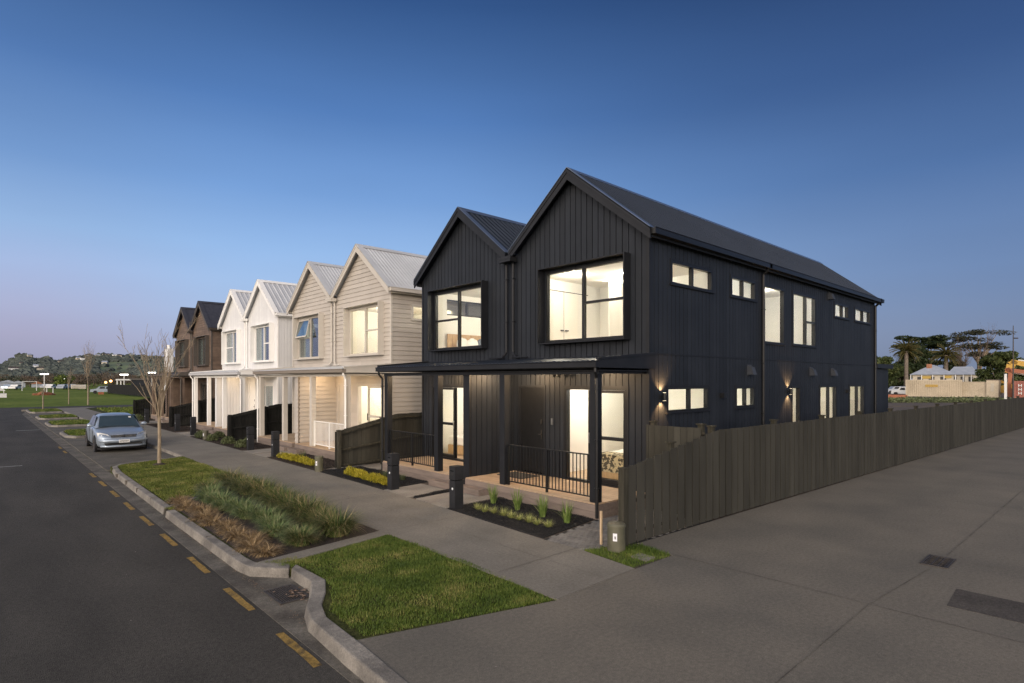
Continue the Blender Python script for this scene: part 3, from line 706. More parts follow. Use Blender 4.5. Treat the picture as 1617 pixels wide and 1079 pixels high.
    for S, s in ((S1, 1), (S2, -1)):
        m_ = S[0]+1.12 if s > 0 else S[1]-1.12
        f = MB(); t = .05
        FF.box(f, S[0], S[1], -.10, .03, S[3]-t, S[3]); FF.box(f, S[0], S[1], -.10, .03, S[2], S[2]+.03); FF.box(f, S[0], S[0]+t, -.10, .029, S[2]+.03, S[3]-t); FF.box(f, S[1]-t, S[1], -.10, .029, S[2]+.03, S[3]-t)
        a, b_ = (S[0]+t, m_) if s > 0 else (m_, S[1]-t)
        def leaf(a, b_, n):
            FF.box(f, a, a+.06, n, n+.035, S[2]+.035, S[3]-t-.005); FF.box(f, b_-.06, b_, n, n+.035, S[2]+.035, S[3]-t-.005)
            for zz, w in ((S[2]+.035, .09), (S[3]-t-.065, .06), (1.36, .075)): FF.box(f, a+.06, b_-.06, n+.001, n+.034, zz, zz+w)
        leaf(a, b_, -.03)
        opn = cf['open'][0 if s > 0 else 1]
        if opn: leaf(a+.02*s, b_+.05*s, -.085)
        else: leaf(*( (m_-.05, S[1]-t) if s > 0 else (S[0]+t, m_+.05) ), -.085)
        w = f.build('sliding_door', mm, root)
        p = MB(); FF.box(p, a+.05, b_-.05, -.016, -.012, S[2]+.1, S[3]-.1)
        if not opn: FF.box(p, *((m_, S[1]-t-.05) if s > 0 else (S[0]+t+.05, m_)), -.071, -.067, S[2]+.1, S[3]-.1)
        p.build('pane', M[cf['glass'][0 if s > 0 else 1]], w)
        h_ = MB(); hu = (m_-.03) if s > 0 else (m_+.03); FF.box(h_, hu-.012, hu+.012, .006, .035, 1.25, 1.50); h_.build('handle', M['steel'] if cf['style'] == 'v' else M['handle'], w)
    # --- roof
    RZ = 7.82
    for i, (pk, ea, eb) in enumerate(((P1, -.17, PV-.08), (P2, PV+.08, WID+.17))):
        rf = MB()
        for e in (ea, eb):
            ze = RZ-.80*abs(e-pk)
            if cf.get('flat_roof'):
                rf.slab([(10.40, Y0+pk, RZ), (26.72, Y0+pk, RZ), (26.72, Y0+e, ze), (10.40, Y0+e, ze)], (0, 0, -.05))
            else: ribbed(rf, 10.40, 26.72, (Y0+pk, RZ), (Y0+e, ze), cf['ribstep'], cf['ribh'])
        ro = rf.build('roof', M[cf['roof']], root)
        rc = MB()
        for e in (-1, 1): rc.slab([(10.38, Y0+pk, RZ+.052), (26.74, Y0+pk, RZ+.052), (26.74, Y0+pk+.16*e, RZ+.052-.128), (10.38, Y0+pk+.16*e, RZ+.052-.128)], (0, 0, -.012))
        rc.build('ridge_cap', M[cf['cap']], ro)
        bgs = {10.36: MB(), 26.72: MB()}; bc = MB()
        for e in (ea-.02, eb+.02) if i == 0 else (ea-.02, eb+.02):
            ze = RZ-.80*abs(e-pk); o = 1 if e > pk else -1
            for xf in (10.36, 26.72):
                bg = bgs[xf]
                bg.slab([(xf, Y0+pk, RZ-.02), (xf, Y0+e, ze-.02), (xf, Y0+e, ze-.02-.20), (xf, Y0+pk, RZ-.02-.235)], (.035, 0, 0))
                if xf < 20: bg.slab([(xf-.016, Y0+pk, RZ+.0), (xf-.016, Y0+e, ze+.0), (xf-.016, Y0+e, ze-.085), (xf-.016, Y0+pk, RZ-.085)], (.016, 0, 0))
            bc.slab([(10.34, Y0+pk, RZ+.03), (10.34, Y0+e, ze+.03), (10.58, Y0+e, ze+.03), (10.58, Y0+pk, RZ+.03)], (0, 0, .014))
        for bg in bgs.values(): bg.build('barge_board', tm, ro)
        bc.build('barge_flashing', M[cf['cap']], ro)
    # gutters: both outer eaves and the valley
    for sgn, ye in ((-1, -.17), (1, WID+.17)):
        ze = RZ-.80*(2.15+.17); gu = MB(); ya, yb = sorted((Y0+ye, Y0+ye+sgn*.12))
        gu.box(10.42, 26.74, ya, yb, ze-.125, ze-.115); gu.box(10.42, 26.74, yb-.012 if sgn > 0 else ya, yb if sgn > 0 else ya+.012, ze-.115, ze-.005)
        gu.box(10.42, 26.74, ya if sgn > 0 else yb-.012, ya+.012 if sgn > 0 else yb, ze-.115, ze-.012); gu.box(10.408, 10.42, ya, yb, ze-.125, ze-.005); gu.box(26.74, 26.752, ya, yb, ze-.125, ze-.005)
        gu.tube([(10.41, ya if sgn < 0 else yb, ze), (26.75, ya if sgn < 0 else yb, ze)], .012, 6)
        gu.build('gutter', M[cf['gut']], root)
        fs = MB(); y1, y2 = sorted((Y0+(0 if sgn < 0 else WID)+sgn*.035, Y0+ye-.001*sgn)); fs.box(10.45, 26.6, y1, y2, ze-.14, ze-.115); fs.box(10.45, 26.6, y1 if sgn < 0 else y2-.02, y1+.02 if sgn < 0 else y2, ze-.30+.12, ze-.14) 
        fs.build('soffit', tm, root)
    vg = MB(); vg.box(10.30, 26.6, Y0+PV-.12, Y0+PV+.12, 5.99, 6.03); vg.box(10.28, 10.52, Y0+PV-.22, Y0+PV+.24, 5.90, 6.02); vg.box(10.27, 10.30, Y0+PV-.24, Y0+PV+.26, 5.97, 6.04); vg.build('valley_gutter', M[cf['gut']], root)
    # downpipes down the party line
    dp = MB()
    for k, u in ((0, 4.20), (1, 4.47)):
        y = Y0+u; x = 10.50; s = -1 if k == 0 else 1
        dp.tube([(x-.04, y, 5.92), (x, y, 5.86), (x, y, 3.50), (x-.02, y+.06*s, 3.42), (x-.04, y+.17*s, 3.34), (x-.06, y+.30*s, 3.335)], .036, 10)
        dp.tube([(x-.08, y+.05*s, 3.345), (x-.08, y+.62*s, 3.34)], .026, 8)
        for z in (5.45, 4.30): dp.box(x-.042, x+.05, y-.046, y+.046, z, z+.025)
    dp.build('downpipe', M[cf['pipe']], root)
    # --- porch
    X0 = 8.74; zr = lambda x: 3.285-(10.59-x)*.088; Yp0, Yp1 = Y0-.03, Y0+8.32
    pr = MB(); y = Yp0; pts = []
    while y < Yp1:
        for dy, h in ((0, 0), (.038, .009), (.0635, .018), (.089, .009)): 
            if y+dy < Yp1: pts.append((y+dy, h))
        y += .127
    b = len(pr.v)
    for y, h in pts: pr.v += [(X0, y, zr(X0)+h), (10.58, y, zr(10.58)+h), (X0, y, zr(X0)-.012), (10.58, y, zr(10.58)-.012)]
    for i in range(len(pts)-1):
        k = b+4*i; pr.f += [(k,k+1,k+5,k+4), (k+2,k+6,k+7,k+3), (k,k+4,k+6,k+2)]
    po = pr.build('porch_roof', M[cf['roof']], root)
    e = MB()
    for yy in (Yp0-.03, Yp1):
        e.slab([(8.80, yy, 2.99), (10.76 if yy < Yp1 else 10.58, yy, 2.99), (10.76 if yy < Yp1 else 10.58, yy, 3.33), (8.80, yy, zr(8.8)+.045)], (0, .03, 0))
        e.slab([(8.78, yy-.02, zr(8.8)+.02), (10.78 if yy < Yp1 else 10.58, yy-.02, 3.30), (10.78 if yy < Yp1 else 10.58, yy-.02, 3.35), (8.78, yy-.02, zr(8.8)+.06)], (0, .07, 0))
    e.box(8.86, 8.90, Yp0, Yp1, 2.975, 3.12); e.build('porch_fascia', M[cf['pfas']], po)
    gu = MB(); gu.box(8.72, 8.85, Yp0-.02, Yp1+.02, 2.995, 3.005); gu.box(8.715, 8.728, Yp0-.02, Yp1+.02, 3.0, 3.105); gu.box(8.848, 8.86, Yp0-.02, Yp1+.02, 3.0, 3.09); gu.box(8.72, 8.86, Yp0-.032, Yp0-.02, 2.995, 3.105); gu.box(8.72, 8.86, Yp1+.02, Yp1+.032, 2.995, 3.105)
    gu.tube([(8.712, Yp0-.03, 3.108), (8.712, Yp1+.03, 3.108)], .011, 6); gu.build('gutter', M[cf['pgut']], po)
    sf = MB(); sf.box(8.9, 10.58, Yp0+.02, Yp1-.02, 2.93, 2.95); sf.build('soffit', M[cf['soff']], po)
    bm = MB(); bm.box(8.95, 9.10, Y0+.06, Y0+8.24, 2.865, 2.928); bm.box(9.10, 10.58, Y0+.07, Y0+.19, 2.88, 2.928); bm.build('porch_beam', M[cf['post']], po)
    for u in (.10, 2.82, 5.46, 8.04):
        p = MB(); p.box(8.94, 9.11, Y0+u, Y0+u+.17, .312, 2.864); p.build('porch_post', M[cf['post']], root, bevel=.004)
    fn = MB(); fu0, fu1 = 4.24, 4.48; fn.box(9.10, FX-.02, Y0+fu0+.02, Y0+fu1-.02, 0.02, 2.929); fn.box(9.03, 9.10, Y0+fu0+.001, Y0+fu1-.001, 0.02, 2.929)
    fo = fn.build('party_wall', M[cf['finback']] if sty == 'v' else bk, root)
    for (yy, N) in ((Y0+fu0+.02, (0, -1)), (Y0+fu1-.02, (0, 1))):
        F = Face(9.10, yy, (1, 0), N); c = MB()
        if sty == 'v':
            k = 0
            while k*pit < 1.48: F.box(c, k*pit+.008, min(1.48, (k+1)*pit-.008), .001, .018, .02, 2.929); k += 1
        else:
            z = .02
            while z < 2.9: hb(F, c, (-.02, -.02), (1.48, 1.48), z, min(z+pit, 2.929), z, z+pit); z += pit
        c.build('cladding', cm, fo)
    if sty == 'h':
        F = Face(9.03, Y0+fu0, (0, 1), (-1, 0)); c = MB(); z = .02
        while z < 2.9: hb(F, c, (-.02, -.02), (.26, .26), z, min(z+pit, 2.929), z, z+pit); z += pit
        c.build('cladding', M[cf.get('finface', cf['clad'])], fo)
    # deck boards and face boards
    for (ua, ub) in ((.06, 4.22), (4.50, 8.28)):
        dk = MB(); x = 8.90
        while x < 10.56: dk.box(x, min(x+.135, 10.58), Y0+ua, Y0+ub, .285, .31); x += .14
        dko = dk.build('deck', M['deck'], root); df = MB()
        for z in (.0, .142): 
            df.box(8.885, 8.91, Y0+ua-.0, Y0+ub+.0, z+.003, z+.139); df.box(8.912, 10.56, Y0+ua-.025, Y0+ua-.001, z+.003, z+.139); df.box(8.912, 10.56, Y0+ub+.001, Y0+ub+.025, z+.003, z+.139)
        df.build('deck_face', M['deckface'], dko)
    stp = MB(); stp.box(8.60, 8.88, Y0+3.35, Y0+4.20, .0, .15); stp.box(8.60, 8.88, Y0+4.52, Y0+5.4, .0, .15); stp.build('step', M['deckface'], root)
    for r, (ua, ub) in zip(cf['rails'], ((.30, 2.80), (5.65, 8.02))):
        if not r: continue
        rl = MB(); x = 9.04; m3 = (ua+ub)/2
        rl.box(x-.018, x+.018, Y0+ua, Y0+ub, 1.225, 1.25); rl.box(x-.014, x+.014, Y0+ua, Y0+ub, .385, .41)
        for u in (ua+.02, m3, ub-.02): rl.box(x-.022, x+.022, Y0+u-.022, Y0+u+.022, .311, 1.224)
        u = ua+.11
        while u < ub-.05:
            if abs(u-m3) > .04: rl.box(x-.008, x+.008, Y0+u-.008, Y0+u+.008, .41, 1.225)
            u += .098
        rl.build('railing', M[r], root)
    for u, e_ in ((.02, 0), (8.30, 1)):      # pipes from the porch gutter
        y = Y0+u; d = MB(); d.tube([(8.80, y, 3.0), (8.80, y, 2.92), (8.86, y+.02*(1-2*e_), 2.84), (8.90, y+.04*(1-2*e_), 2.78), (8.90, y+.04*(1-2*e_), .03)], .033, 10)
        for z in (2.55, 1.55, .6): d.box(8.86, 8.945, y+.04*(1-2*e_)-.045, y+.04*(1-2*e_)+.045, z, z+.02)
        d.build('downpipe', M[cf['pgpipe']], root)
    # porch lights in the soffit
    for u, e_ in zip((1.45, 3.6, 5.0, 7.1), cf['porch_e']):
        d = MB(); d.lathe([(.05, -.008), (.05, 0)], (9.85, Y0+u, 2.929), 12); d.build('soffit_light', M['down'] if e_ else M[cf['soff']], po)
        if e_: light('porch_light', (9.85, Y0+u, 2.88), e_, root, (1, .70, .42), .05)
    return root, FF, FR, FL

BLK = dict(label='black twin gabled house with vertical cladding nearest the camera', clad='black_clad', back='black_back', trim='black_trim', metal='black_metal', style='v', pitch=.172,
    roof='black_roof', cap='flash', gut='black_metal', pipe='black_trim', pgut='black_trim', pfas='black_trim', pgpipe='black_metal', post='black_trim', soff='black_trim', finback='black_trim',
    ribstep=.20, ribh=.038, door='black_metal', glass=('glass', 'glass'), open=(1, 1), rails=('black_metal', 'black_metal'), porch_e=(52, 54, 40, 38),
    side=[(3.70,5.08,4.92,5.44),(5.65,7.02,3.80,5.44),(7.68,9.50,3.82,5.44),(11.30,12.72,4.95,5.44),(13.45,15.27,4.95,5.44),
          (.68,2.50,2.02,2.58),(3.96,5.04,2.02,2.56),(7.60,8.22,.45,2.54),(9.90,11.46,.45,2.54),(12.84,14.50,.45,2.54)],
    sidev=[[1.78],[4.36],[],[8.72],[12.1],[14.4],[1.65],[4.52],[],[10.75],[13.75]])
BEI = dict(label='beige twin gabled house with horizontal weatherboards beside the black house', clad='beige_clad', back='beige_back', trim='beige_trim', metal='beige_trim', style='h', pitch=.165,
    roof='light_roof', cap='light_roof', gut='beige_trim', pipe='beige_trim', pgut='beige_back', pfas='beige_trim', pgpipe='white_trim', post='beige_trim', soff='beige_trim', finback='beige_clad',
    ribstep=.15, ribh=.014, door='beige_trim', glass=('glass', 'glass_dark'), open=(1, 0), rails=('white_trim', None), porch_e=(6, 14, 0, 0), awning=True)
WHI = dict(label='white twin gabled house with vertical cladding between the beige and brown houses', clad='white_clad', back='white_back', trim='white_trim', metal='white_trim', style='v', pitch=.15,
    roof='light_roof', cap='white_trim', gut='white_trim', pipe='white_trim', pgut='white_back', pfas='white_trim', pgpipe='white_trim', post='white_trim', soff='white_trim', finback='white_clad',
    ribstep=.25, ribh=.016, door='white_trim', glass=('glass_dark', 'glass_dark'), open=(0, 0), rails=(None, None), porch_e=(0, 6, 6, 0))
BRO = dict(label='brown shingled twin gabled house at the far end of the row', clad='brown_clad', back='brown_back', trim='brown_trim', metal='brown_trim', style='h', pitch=.15,
    roof='brown_roof', cap='brown_roof', gut='brown_back', pipe='brown_trim', pgut='brown_trim', pfas='brown_trim', pgpipe='brown_trim', post='brown_clad', soff='brown_trim', finback='brown_clad',
    ribstep=.38, ribh=.03, door='brown_trim', glass=('glass_dark', 'glass_dark'), open=(0, 0), rails=(None, None), porch_e=(0, 0, 0, 0), flat_roof=True)
YB, YE, YW, YR = 7.10, 17.68, 28.12, 38.95
bl, FFb, FRb, FLb = pair(YB, BLK); be, FFe, FRe, _ = pair(YE, BEI); wh, FFw, FRw, _ = pair(YW, WHI); br, FFr, FRr, _ = pair(YR, BRO)

# rooms of the black house
zc, zf = 5.62, 3.20
I0 = FX+.135
room(bl, I0, 14.2, YB+.14, YB+4.2, zf, zc, 'EN', [(13.6,10.35),(12.75,9.2),(11.9,10.3)], 27.6)
room(bl, 14.3, 15.95, YB+.14, YB+3.0, zf, zc, 'EWN', [(15.1,8.6)], 25.8, color=(1, .95, .86))
room(bl, 16.05, 21.2, YB+.14, YB+2.2, zf, 5.75, 'EWN', [(17.0,8.4),(19.2,8.4)], 35.1, color=(1, .94, .83))
room(bl, 21.5, 23.7, YB+.14, YB+3, zf, zc, 'EWN', [(22.6,8.5)], 29.5, color=(1, .95, .86))
room(bl, 23.8, BX-.15, YB+.14, YB+3.6, zf, zc, 'EWN', [(25.0,8.8)], 40.6, color=(1, .95, .86))
room(bl, I0, 14.2, YB+.14, YB+2.95, .33, 2.80, 'EN', [(12.6,8.8),(11.6,9.3)], 29.5)
room(bl, 14.3, 15.9, YB+.14, YB+3.0, .33, 2.8, 'EWN', [(15.1,8.6)], 29.5, color=(1, .94, .84))
room(bl, 16.0, BX-.15, YB+.14, YB+4.2, .33, 2.8, 'EWN', [(18.2,9.2),(21.2,9.2),(24.4,9.2)], 40.6, color=(1, .92, .80))
room(bl, I0, 14.2, YB+4.4, YB+WID-.14, zf, zc, 'ES', [(12.2,13.4),(13.3,13.0)], 40.6)
room(bl, I0, 14.2, YB+5.65, YB+WID-.14, .33, 2.8, 'ES', [(12.2,14.0)], 44.3)
# beige
room(be, I0, 14.2, YE+.14, YE+4.2, zf, zc, 'EN', [(12.0,YE+2.6),(13.3,YE+1.2)], 40, color=(1, .90, .73))
room(be, I0, 14.2, YE+.14, YE+2.95, .33, 2.80, 'EN', [(12.0,YE+1.8)], 62, color=(1, .90, .73))
room(be, I0, 14.2, YE+4.4, YE+WID-.14, zf, zc, 'ES')
room(be, I0, 14.2, YE+5.65, YE+WID-.14, .33, 2.8, 'ES')
for hb_, Yx, cc, en in ((wh, YW, (1, .8, .5), 12), (br, YR, (1, .85, .55), 8)):
    room(hb_, I0, 14.2, Yx+.14, Yx+4.2, zf, zc, 'EN'); room(hb_, I0, 14.2, Yx+4.4, Yx+WID-.14, zf, zc, 'ES')
    room(hb_, I0, 14.2, Yx+.14, Yx+2.95, .33, 2.8, 'EN'); room(hb_, I0, 14.2, Yx+5.65, Yx+WID-.14, .33, 2.8, 'ES', [(12, Yx+7.2)], 26 if hb_ is wh else 0, color=cc)
# curtains behind the upper windows of the white, brown and beige houses
def curtain(parent, F, u0, u1, z0, z1, m='curtain'):
    c = MB(); n = int((u1-u0)/.035); b = len(c.v)
    for i in range(n+1):
        u = u0+(u1-u0)*i/n; d = -.20+.03*math.sin(i*1.1)+.008*math.sin(i*2.7)
        c.v += [F.p(u, z0, d), F.p(u, z1, d)]
    c.f += [(b+2*i, b+2*i+2, b+2*i+3, b+2*i+1) for i in range(n)]
    return c.build('curtain', M[m], parent, smooth=True)
for hh, F in ((wh, FFw), (br, FFr)):
    for a, b in ((.6, 1.0), (2.15, 3.0), (5.5, 6.0), (6.95, 7.9)): curtain(hh, F, a, b, 3.3, 5.5)
    for a, b in ((.6, 1.5), (7.1, 8.0)): curtain(hh, F, a, b, .36, 2.5)
curtain(be, FFe, 7.3, 7.9, 3.3, 5.5); curtain(be, FFe, 6.25, 7.9, .36, 2.5)
curtain(be, FFe, .58, .8, 3.3, 5.5)
# wardrobe doors and skirting seen through the big upper window
w = MB(); yy = YB+4.2
w.box(11.9, 13.1, yy-.022, yy-.002, zf, 5.30); w.build('wardrobe_door', M['ply'], bl)
w = MB(); w.box(12.495, 12.505, yy-.026, yy-.0225, zf, 5.30); w.box(11.4, 13.6, yy-.02, yy-.002, 5.31, 5.325); w.build('door_gap', M['black_back'], bl)
for xa, xb in ((12.36, 12.46), (12.54, 12.66)): w = MB(); w.box(xa, xb, yy-.07, yy-.023, 4.165, 4.20); w.build('handle', M['handle'], bl)
w = MB(); w.box(13.5, 14.15, yy-.9, yy-.86, zf, zc); w.build('partition', M['lining'], bl)
# cowled vents on the black side wall, spotlights
def vent(u, z):
    v = MB(); F = FRb; F.box(v, u-.12, u+.12, .019, .03, z-.15, z+.14)
    p = [F.p(u-.10, z-.13, .03), F.p(u-.10, z+.12, .03), F.p(u-.10, z+.06, .13), F.p(u-.10, z-.13, .19)]
    v.slab(p, (.20, 0, 0)); v.build('vent_cowl', M['vent'], bl)
for u, z in ((4.72,3.02),(9.13,3.02),(11.05,3.02),(10.76,5.63)): vent(u, z)
v = MB()
for u, z in ((3.17, 2.36), (12.5, 2.34)): FRb.box(v, u-.07, u+.07, .019, .13, z-.06, z+.06)
v.build('wall_box', M['black_metal'], bl)
for i, (u, z) in enumerate(((.42, 2.38), (7.28, 2.40))):
    v = MB(); FRb.box(v, u-.045, u+.045, .019, .045, z-.05, z+.05); FRb.box(v, u-.035, u+.035, .045, .085, z-.02, z+.02); c = FRb.p(u, z, .12)
    v.lathe([(.045, -.085), (.045, .085)], c, 14); wl = v.build('wall_lamp', M['black_metal'], bl)
    v = MB(); v.lathe([(.036, -.088), (.036, -.086)], c, 12); v.lathe([(.036, .086), (.036, .088)], c, 12); v.build('lamp_lens', M['lampglow'], wl)
    for d in (1, -1): light('wall_lamp_light', (c[0], c[1]+.015, c[2]+.10*d), 42, bl, (1, .55, .22), .03, spot=110, direction=(0, .35, d))
# big downpipes on the black side wall
for u in (5.50, 15.80):
    d = MB(); p = lambda z, n: FRb.p(u, z, n)
    d.tube([p(5.88, .22), p(5.80, .18), p(5.70, .075), p(5.60, .07), p(.05, .07)], .042, 10); d.box(*(lambda q: (q[0]-.07, q[0]+.07, q[1]-.12, q[1]-.0))(FRb.p(u, 0, .17)), 5.85, 5.99)
    for z in (4.7, 3.2, 1.8): FRb.box(d, u-.055, u+.055, .02, .115, z, z+.025)
    d.build('downpipe', M['black_metal'], bl)
# low rear wing with a lit bulkhead lamp
r = MB(); r.box(26.52, 28.55, YB+.04, YB+4, 0, 3.20); ro = r.build('rear_wing', M['black_clad'], bl)
r = MB(); F = Face(26.52, YB+.04, (1, 0), (0, -1))
for k in range(13): F.box(r, k*.155+.005, (k+1)*.155-.005, .001, .018, 0, 3.20)
r.build('cladding', M['black_clad'], ro); r = MB(); r.box(26.52, 28.75, YB-.12, YB+4.1, 3.22, 3.40); r.build('roof', M['black_trim'], ro)
# porch fittings: twin camera, tap, door mat
v = MB(); v.lathe([(.05, -.03), (.05, 0)], (10.45, YB+2.55, 2.929), 10); v.blob((10.42, YB+2.47, 2.86), .045); v.blob((10.42, YB+2.63, 2.86), .045); v.build('sensor_light', M['black_metal'], bl)
v = MB(); FFb.box(v, 2.80, 2.86, .02, .05, 1.62, 1.78); v.build('keypad', M['steel'], bl)
def mb_thing(mb, name, m, label, cat, group=None, loc=None, parent=None, **k):
    o = mb.build(name, m, parent, **k); tag(o, label, cat, group)
    return o
v = MB(); v.box(9.75, 10.4, YB+3.1, YB+4.0, .311, .325); mb_thing(v, 'door_mat', M['mat_'], 'dark door mat on the deck before the black front door', 'door mat')

# ================================================================ FENCES
def fence_run(name, a, b, zt, face, m, pm, label, pitch=.15, posts=(), rails=True, group=None, capz=.05, cover=True, w0=None):
    """paling fence from a to b; zt(s) top height at distance s; face = +1/-1 side the palings are on"""
    A = Vector(a); B = Vector(b); L = (B-A).length; U = (B-A)/L; N = Vector((-U.y, U.x))*face
    root = empty(name, (a[0], a[1], 0), label, 'fence', group)
    F = Face(a[0], a[1], (U.x, U.y), (N.x, N.y)); p = MB(); k = 0
    while k*pitch < L-.03:
        gp = .021 if pitch > .2 else .003 if pitch < .2 else .01; u0, u1 = k*pitch+gp, min(L, (k+1)*pitch-gp); z0 = .03
        j = rng.uniform(-.006, .006); n = .02+rng.uniform(0, .004)
        p.hexa([F.p(u0,z0,n), F.p(u1,z0,n), F.p(u1,z0,n+.02), F.p(u0,z0,n+.02), F.p(u0,zt(u0)+j,n), F.p(u1,zt(u1)+j,n), F.p(u1,zt(u1)+j,n+.02), F.p(u0,zt(u0)+j,n+.02)])
        if cover and u1+.03 < L:
            z1 = zt(max(0, u1-.05))-.02; p.hexa([F.p(u1-.030,z0,n-.110), F.p(u1+2*gp+.030,z0,n-.110), F.p(u1+2*gp+.030,z0,n-.090), F.p(u1-.030,z0,n-.090), F.p(u1-.030,z1,n-.110), F.p(u1+2*gp+.030,z1,n-.110), F.p(u1+2*gp+.030,z1,n-.090), F.p(u1-.030,z1,n-.090)])
        k += 1
    p.build('palings', m, root)
    if rails:
        seg = 24
        for fr in (.12, .52, .95):
            r = MB()
            for i in range(seg):
                ua, ub = L*i/seg, L*(i+1)/seg; za, zb = zt(ua)*fr, zt(ub)*fr
                r.hexa([F.p(ua,za-.045,-.14), F.p(ub,zb-.045,-.14), F.p(ub,zb-.045,-.091), F.p(ua,za-.045,-.091), F.p(ua,za,-.14), F.p(ub,zb,-.14), F.p(ub,zb,-.091), F.p(ua,za,-.091)])
            r.build('rail', pm, root)
    for u in posts:
        q = MB(); z = zt(u)+capz; F.box(q, u-.05, u+.05, -.20, -.101, 0, z); po = q.build('post', pm, root)
        q = MB(); F.box(q, u-.075, u+.075, -.225, -.076, z+.001, z+.025); q.build('post_cap', pm, po)
    return root, F
PA, PB = (7.86, 5.715), (60.0, 3.63)
U_ = (Vector(PB)-Vector(PA)).normalized()
def zt(s): return 1.29+(1.76-1.29)*min(1, s/2.85) if s < 2.85 else 1.76
fr_, F_ = fence_run('paling_fence', PA, PB, zt, -1, M['fence'], M['fence_post'], 'long dark paling fence along the side driveway of the black house', .24,
          posts=[1.5, 2.9, 5.6, 8.3, 11, 13.7, 16.4, 19.1, 21.8, 24.5, 27.2, 30, 32.7, 35.4, 38.1, 40.8, 43.5, 46.2])
q = MB(); q.box(7.73, 7.86, 5.66, 5.77, 0, 1.28); q.box(7.72, 7.87, 5.65, 5.78, 1.281, 1.30); q.build('post', M['fence_post'], fr_)
fence_run('side_gate_fence', (10.42, 5.76), (10.42, 7.02), lambda s: 1.80, 1, M['fence'], M['fence_post'], 'short fence panel closing the gap at the corner of the black house', .15, posts=[.10, 1.20])
def raked(s): return 1.14+(1.62-1.14)*min(1, s/2.2)
for i, (yy, m, lb) in enumerate(((16.72, M['fence'], 'raked brown fence between the black house and the beige house'), (27.25, M['fence_black'], 'raked black fence between the beige house and the white house'), (38.0, M['fence_black'], 'raked black fence between the white house and the brown house'), (48.6, M['fence_black'], 'black fence at the far end of the row by the brown house'))):
    x0 = 8.05
    fence_run('side_fence', (x0, yy), (15.0, yy), raked if i < 3 else (lambda s: 1.25+min(.4, s*.2)), 1, m, M['fence_post'] if i == 0 else m, lb, .15, posts=[.05, 1.55, 3.2, 5.2], capz=.03, cover=False)
for i, (ya, yb, m) in enumerate(((15.78, 16.68, M['fence']), (26.4, 27.2, M['fence_black']))):
    fence_run('gate_panel', (11.6, ya), (11.6, yb), lambda s: 1.66, 1, m, m, ('brown' if i == 0 else 'black')+' gate panel between the side fence and the '+('black' if i == 0 else 'beige')+' house', .15, posts=[.4], cover=False)

# ================================================================ LETTERBOXES, BOLLARDS, STAKE
def letterbox(x, y, label, rz=0):
    root = empty('letterbox', (0, 0, 0), label, 'letterbox', 'dark letterbox pillars along the footpath')
    b = MB(); b.box(-.115, .115, -.10, .10, 0, .60); b.build('pillar', M['mail'], root, bevel=.006)
    b = MB(); b.box(-.105, .105, -.09, .09, .60, .615); b.build('shadow_gap', M['black_back'], root)
    b = MB(); b.box(-.118, .118, -.103, .103, .615, .905); bo = b.build('mail_box', M['mail'], root, bevel=.008)
    b = MB(); b.box(-.121, -.1185, -.06, .06, .80, .815); b.build('slot', M['black_back'], bo)
    b = MB()
    # small raised numeral strokes
    for k in range(2):
        yy = .03-k*.05
        for (dy0, dy1, z0, z1) in ((0,.022,.765,.769),(0,.022,.742,.746),(0,.022,.718,.722),(.0,.004,.722,.742),(.018,.022,.746,.765)): b.box(-.122, -.1185, yy-dy1, yy-dy0, z0, z1)
    b.build('numerals', M['mat_'], bo)
    b = MB(); n = 14
    vs = [(-.1185, -.02+.026*math.cos(2*math.pi*i/n), .43+.026*math.sin(2*math.pi*i/n)) for i in range(n)]; b.slab(vs, (-.004, 0, 0)); b.build('button', M['white_lbl'], root)
    root.location = (x, y, .0); root.rotation_euler = (0, 0, rz); return root
for x, y, l in ((7.50,9.86,'dark letterbox pillar between the entry path and the mulch bed with strap leaved plants'), (7.62,12.62,'dark letterbox pillar beside the golden hedge of the black house'),
                (7.78,20.9,'dark letterbox pillar at the beige house entry path, nearer one'), (7.80,23.55,'dark letterbox pillar at the beige house entry path, farther one'),
                (7.80,31.8,'dark letterbox pillar at the white house entry path, nearer one'), (7.80,34.9,'dark letterbox pillar at the white house entry path, farther one'),
                (7.80,42.6,'dark letterbox pillar at the brown house entry path')): letterbox(x, y, l)
def bollard(x, y, h, r, label):
    root = empty('utility_bollard', (x, y, 0), label, 'utility bollard')
    b = MB(); b.lathe([(r*1.02, 0), (r, .02), (r*.98, h-.06), (r*1.03, h-.055), (r*1.03, h-.02), (r*.95, h), (.01, h+.008)], (x, y, 0), 28); b.build('casing', M['bollard'], root, smooth=False)
    b = MB(); n = 5; pts = []
    for i in range(n+1):
        w = math.radians(196+i*5.2); pts.append((x+(r+.003)*math.cos(w), y+(r+.003)*math.sin(w)))
    for p, q_ in zip(pts, pts[1:]): b.quad((*p, h*.42), (*q_, h*.42), (*q_, h*.70), (*p, h*.70))
    b.build('label_plate', M['white_lbl'], root)
    b = MB(); cx_, cy_ = x+(r+.0045)*math.cos(math.radians(209)), y+(r+.0045)*math.sin(math.radians(209))
    b.box(cx_-.002, cx_+.001, cy_-.012, cy_+.012, h*.50, h*.60); b.build('plate_mark', M['mat_'], root)
    return root
bollard(7.53, 5.66, .44, .145, 'olive cylinder bollard at the near end of the paling fence')
bollard(7.47, 16.60, .46, .12, 'olive cylinder bollard between the golden hedges')
bollard(7.6, 28.9, .42, .12, 'olive cylinder bollard beside the shrubs of the white house')
s = MB(); s.box(7.60, 7.635, 6.02, 6.055, -.1, .56); tag(s.build('timber_stake', M['stake'], bevel=.004), 'pale square timber stake standing behind the near olive bollard', 'stake')
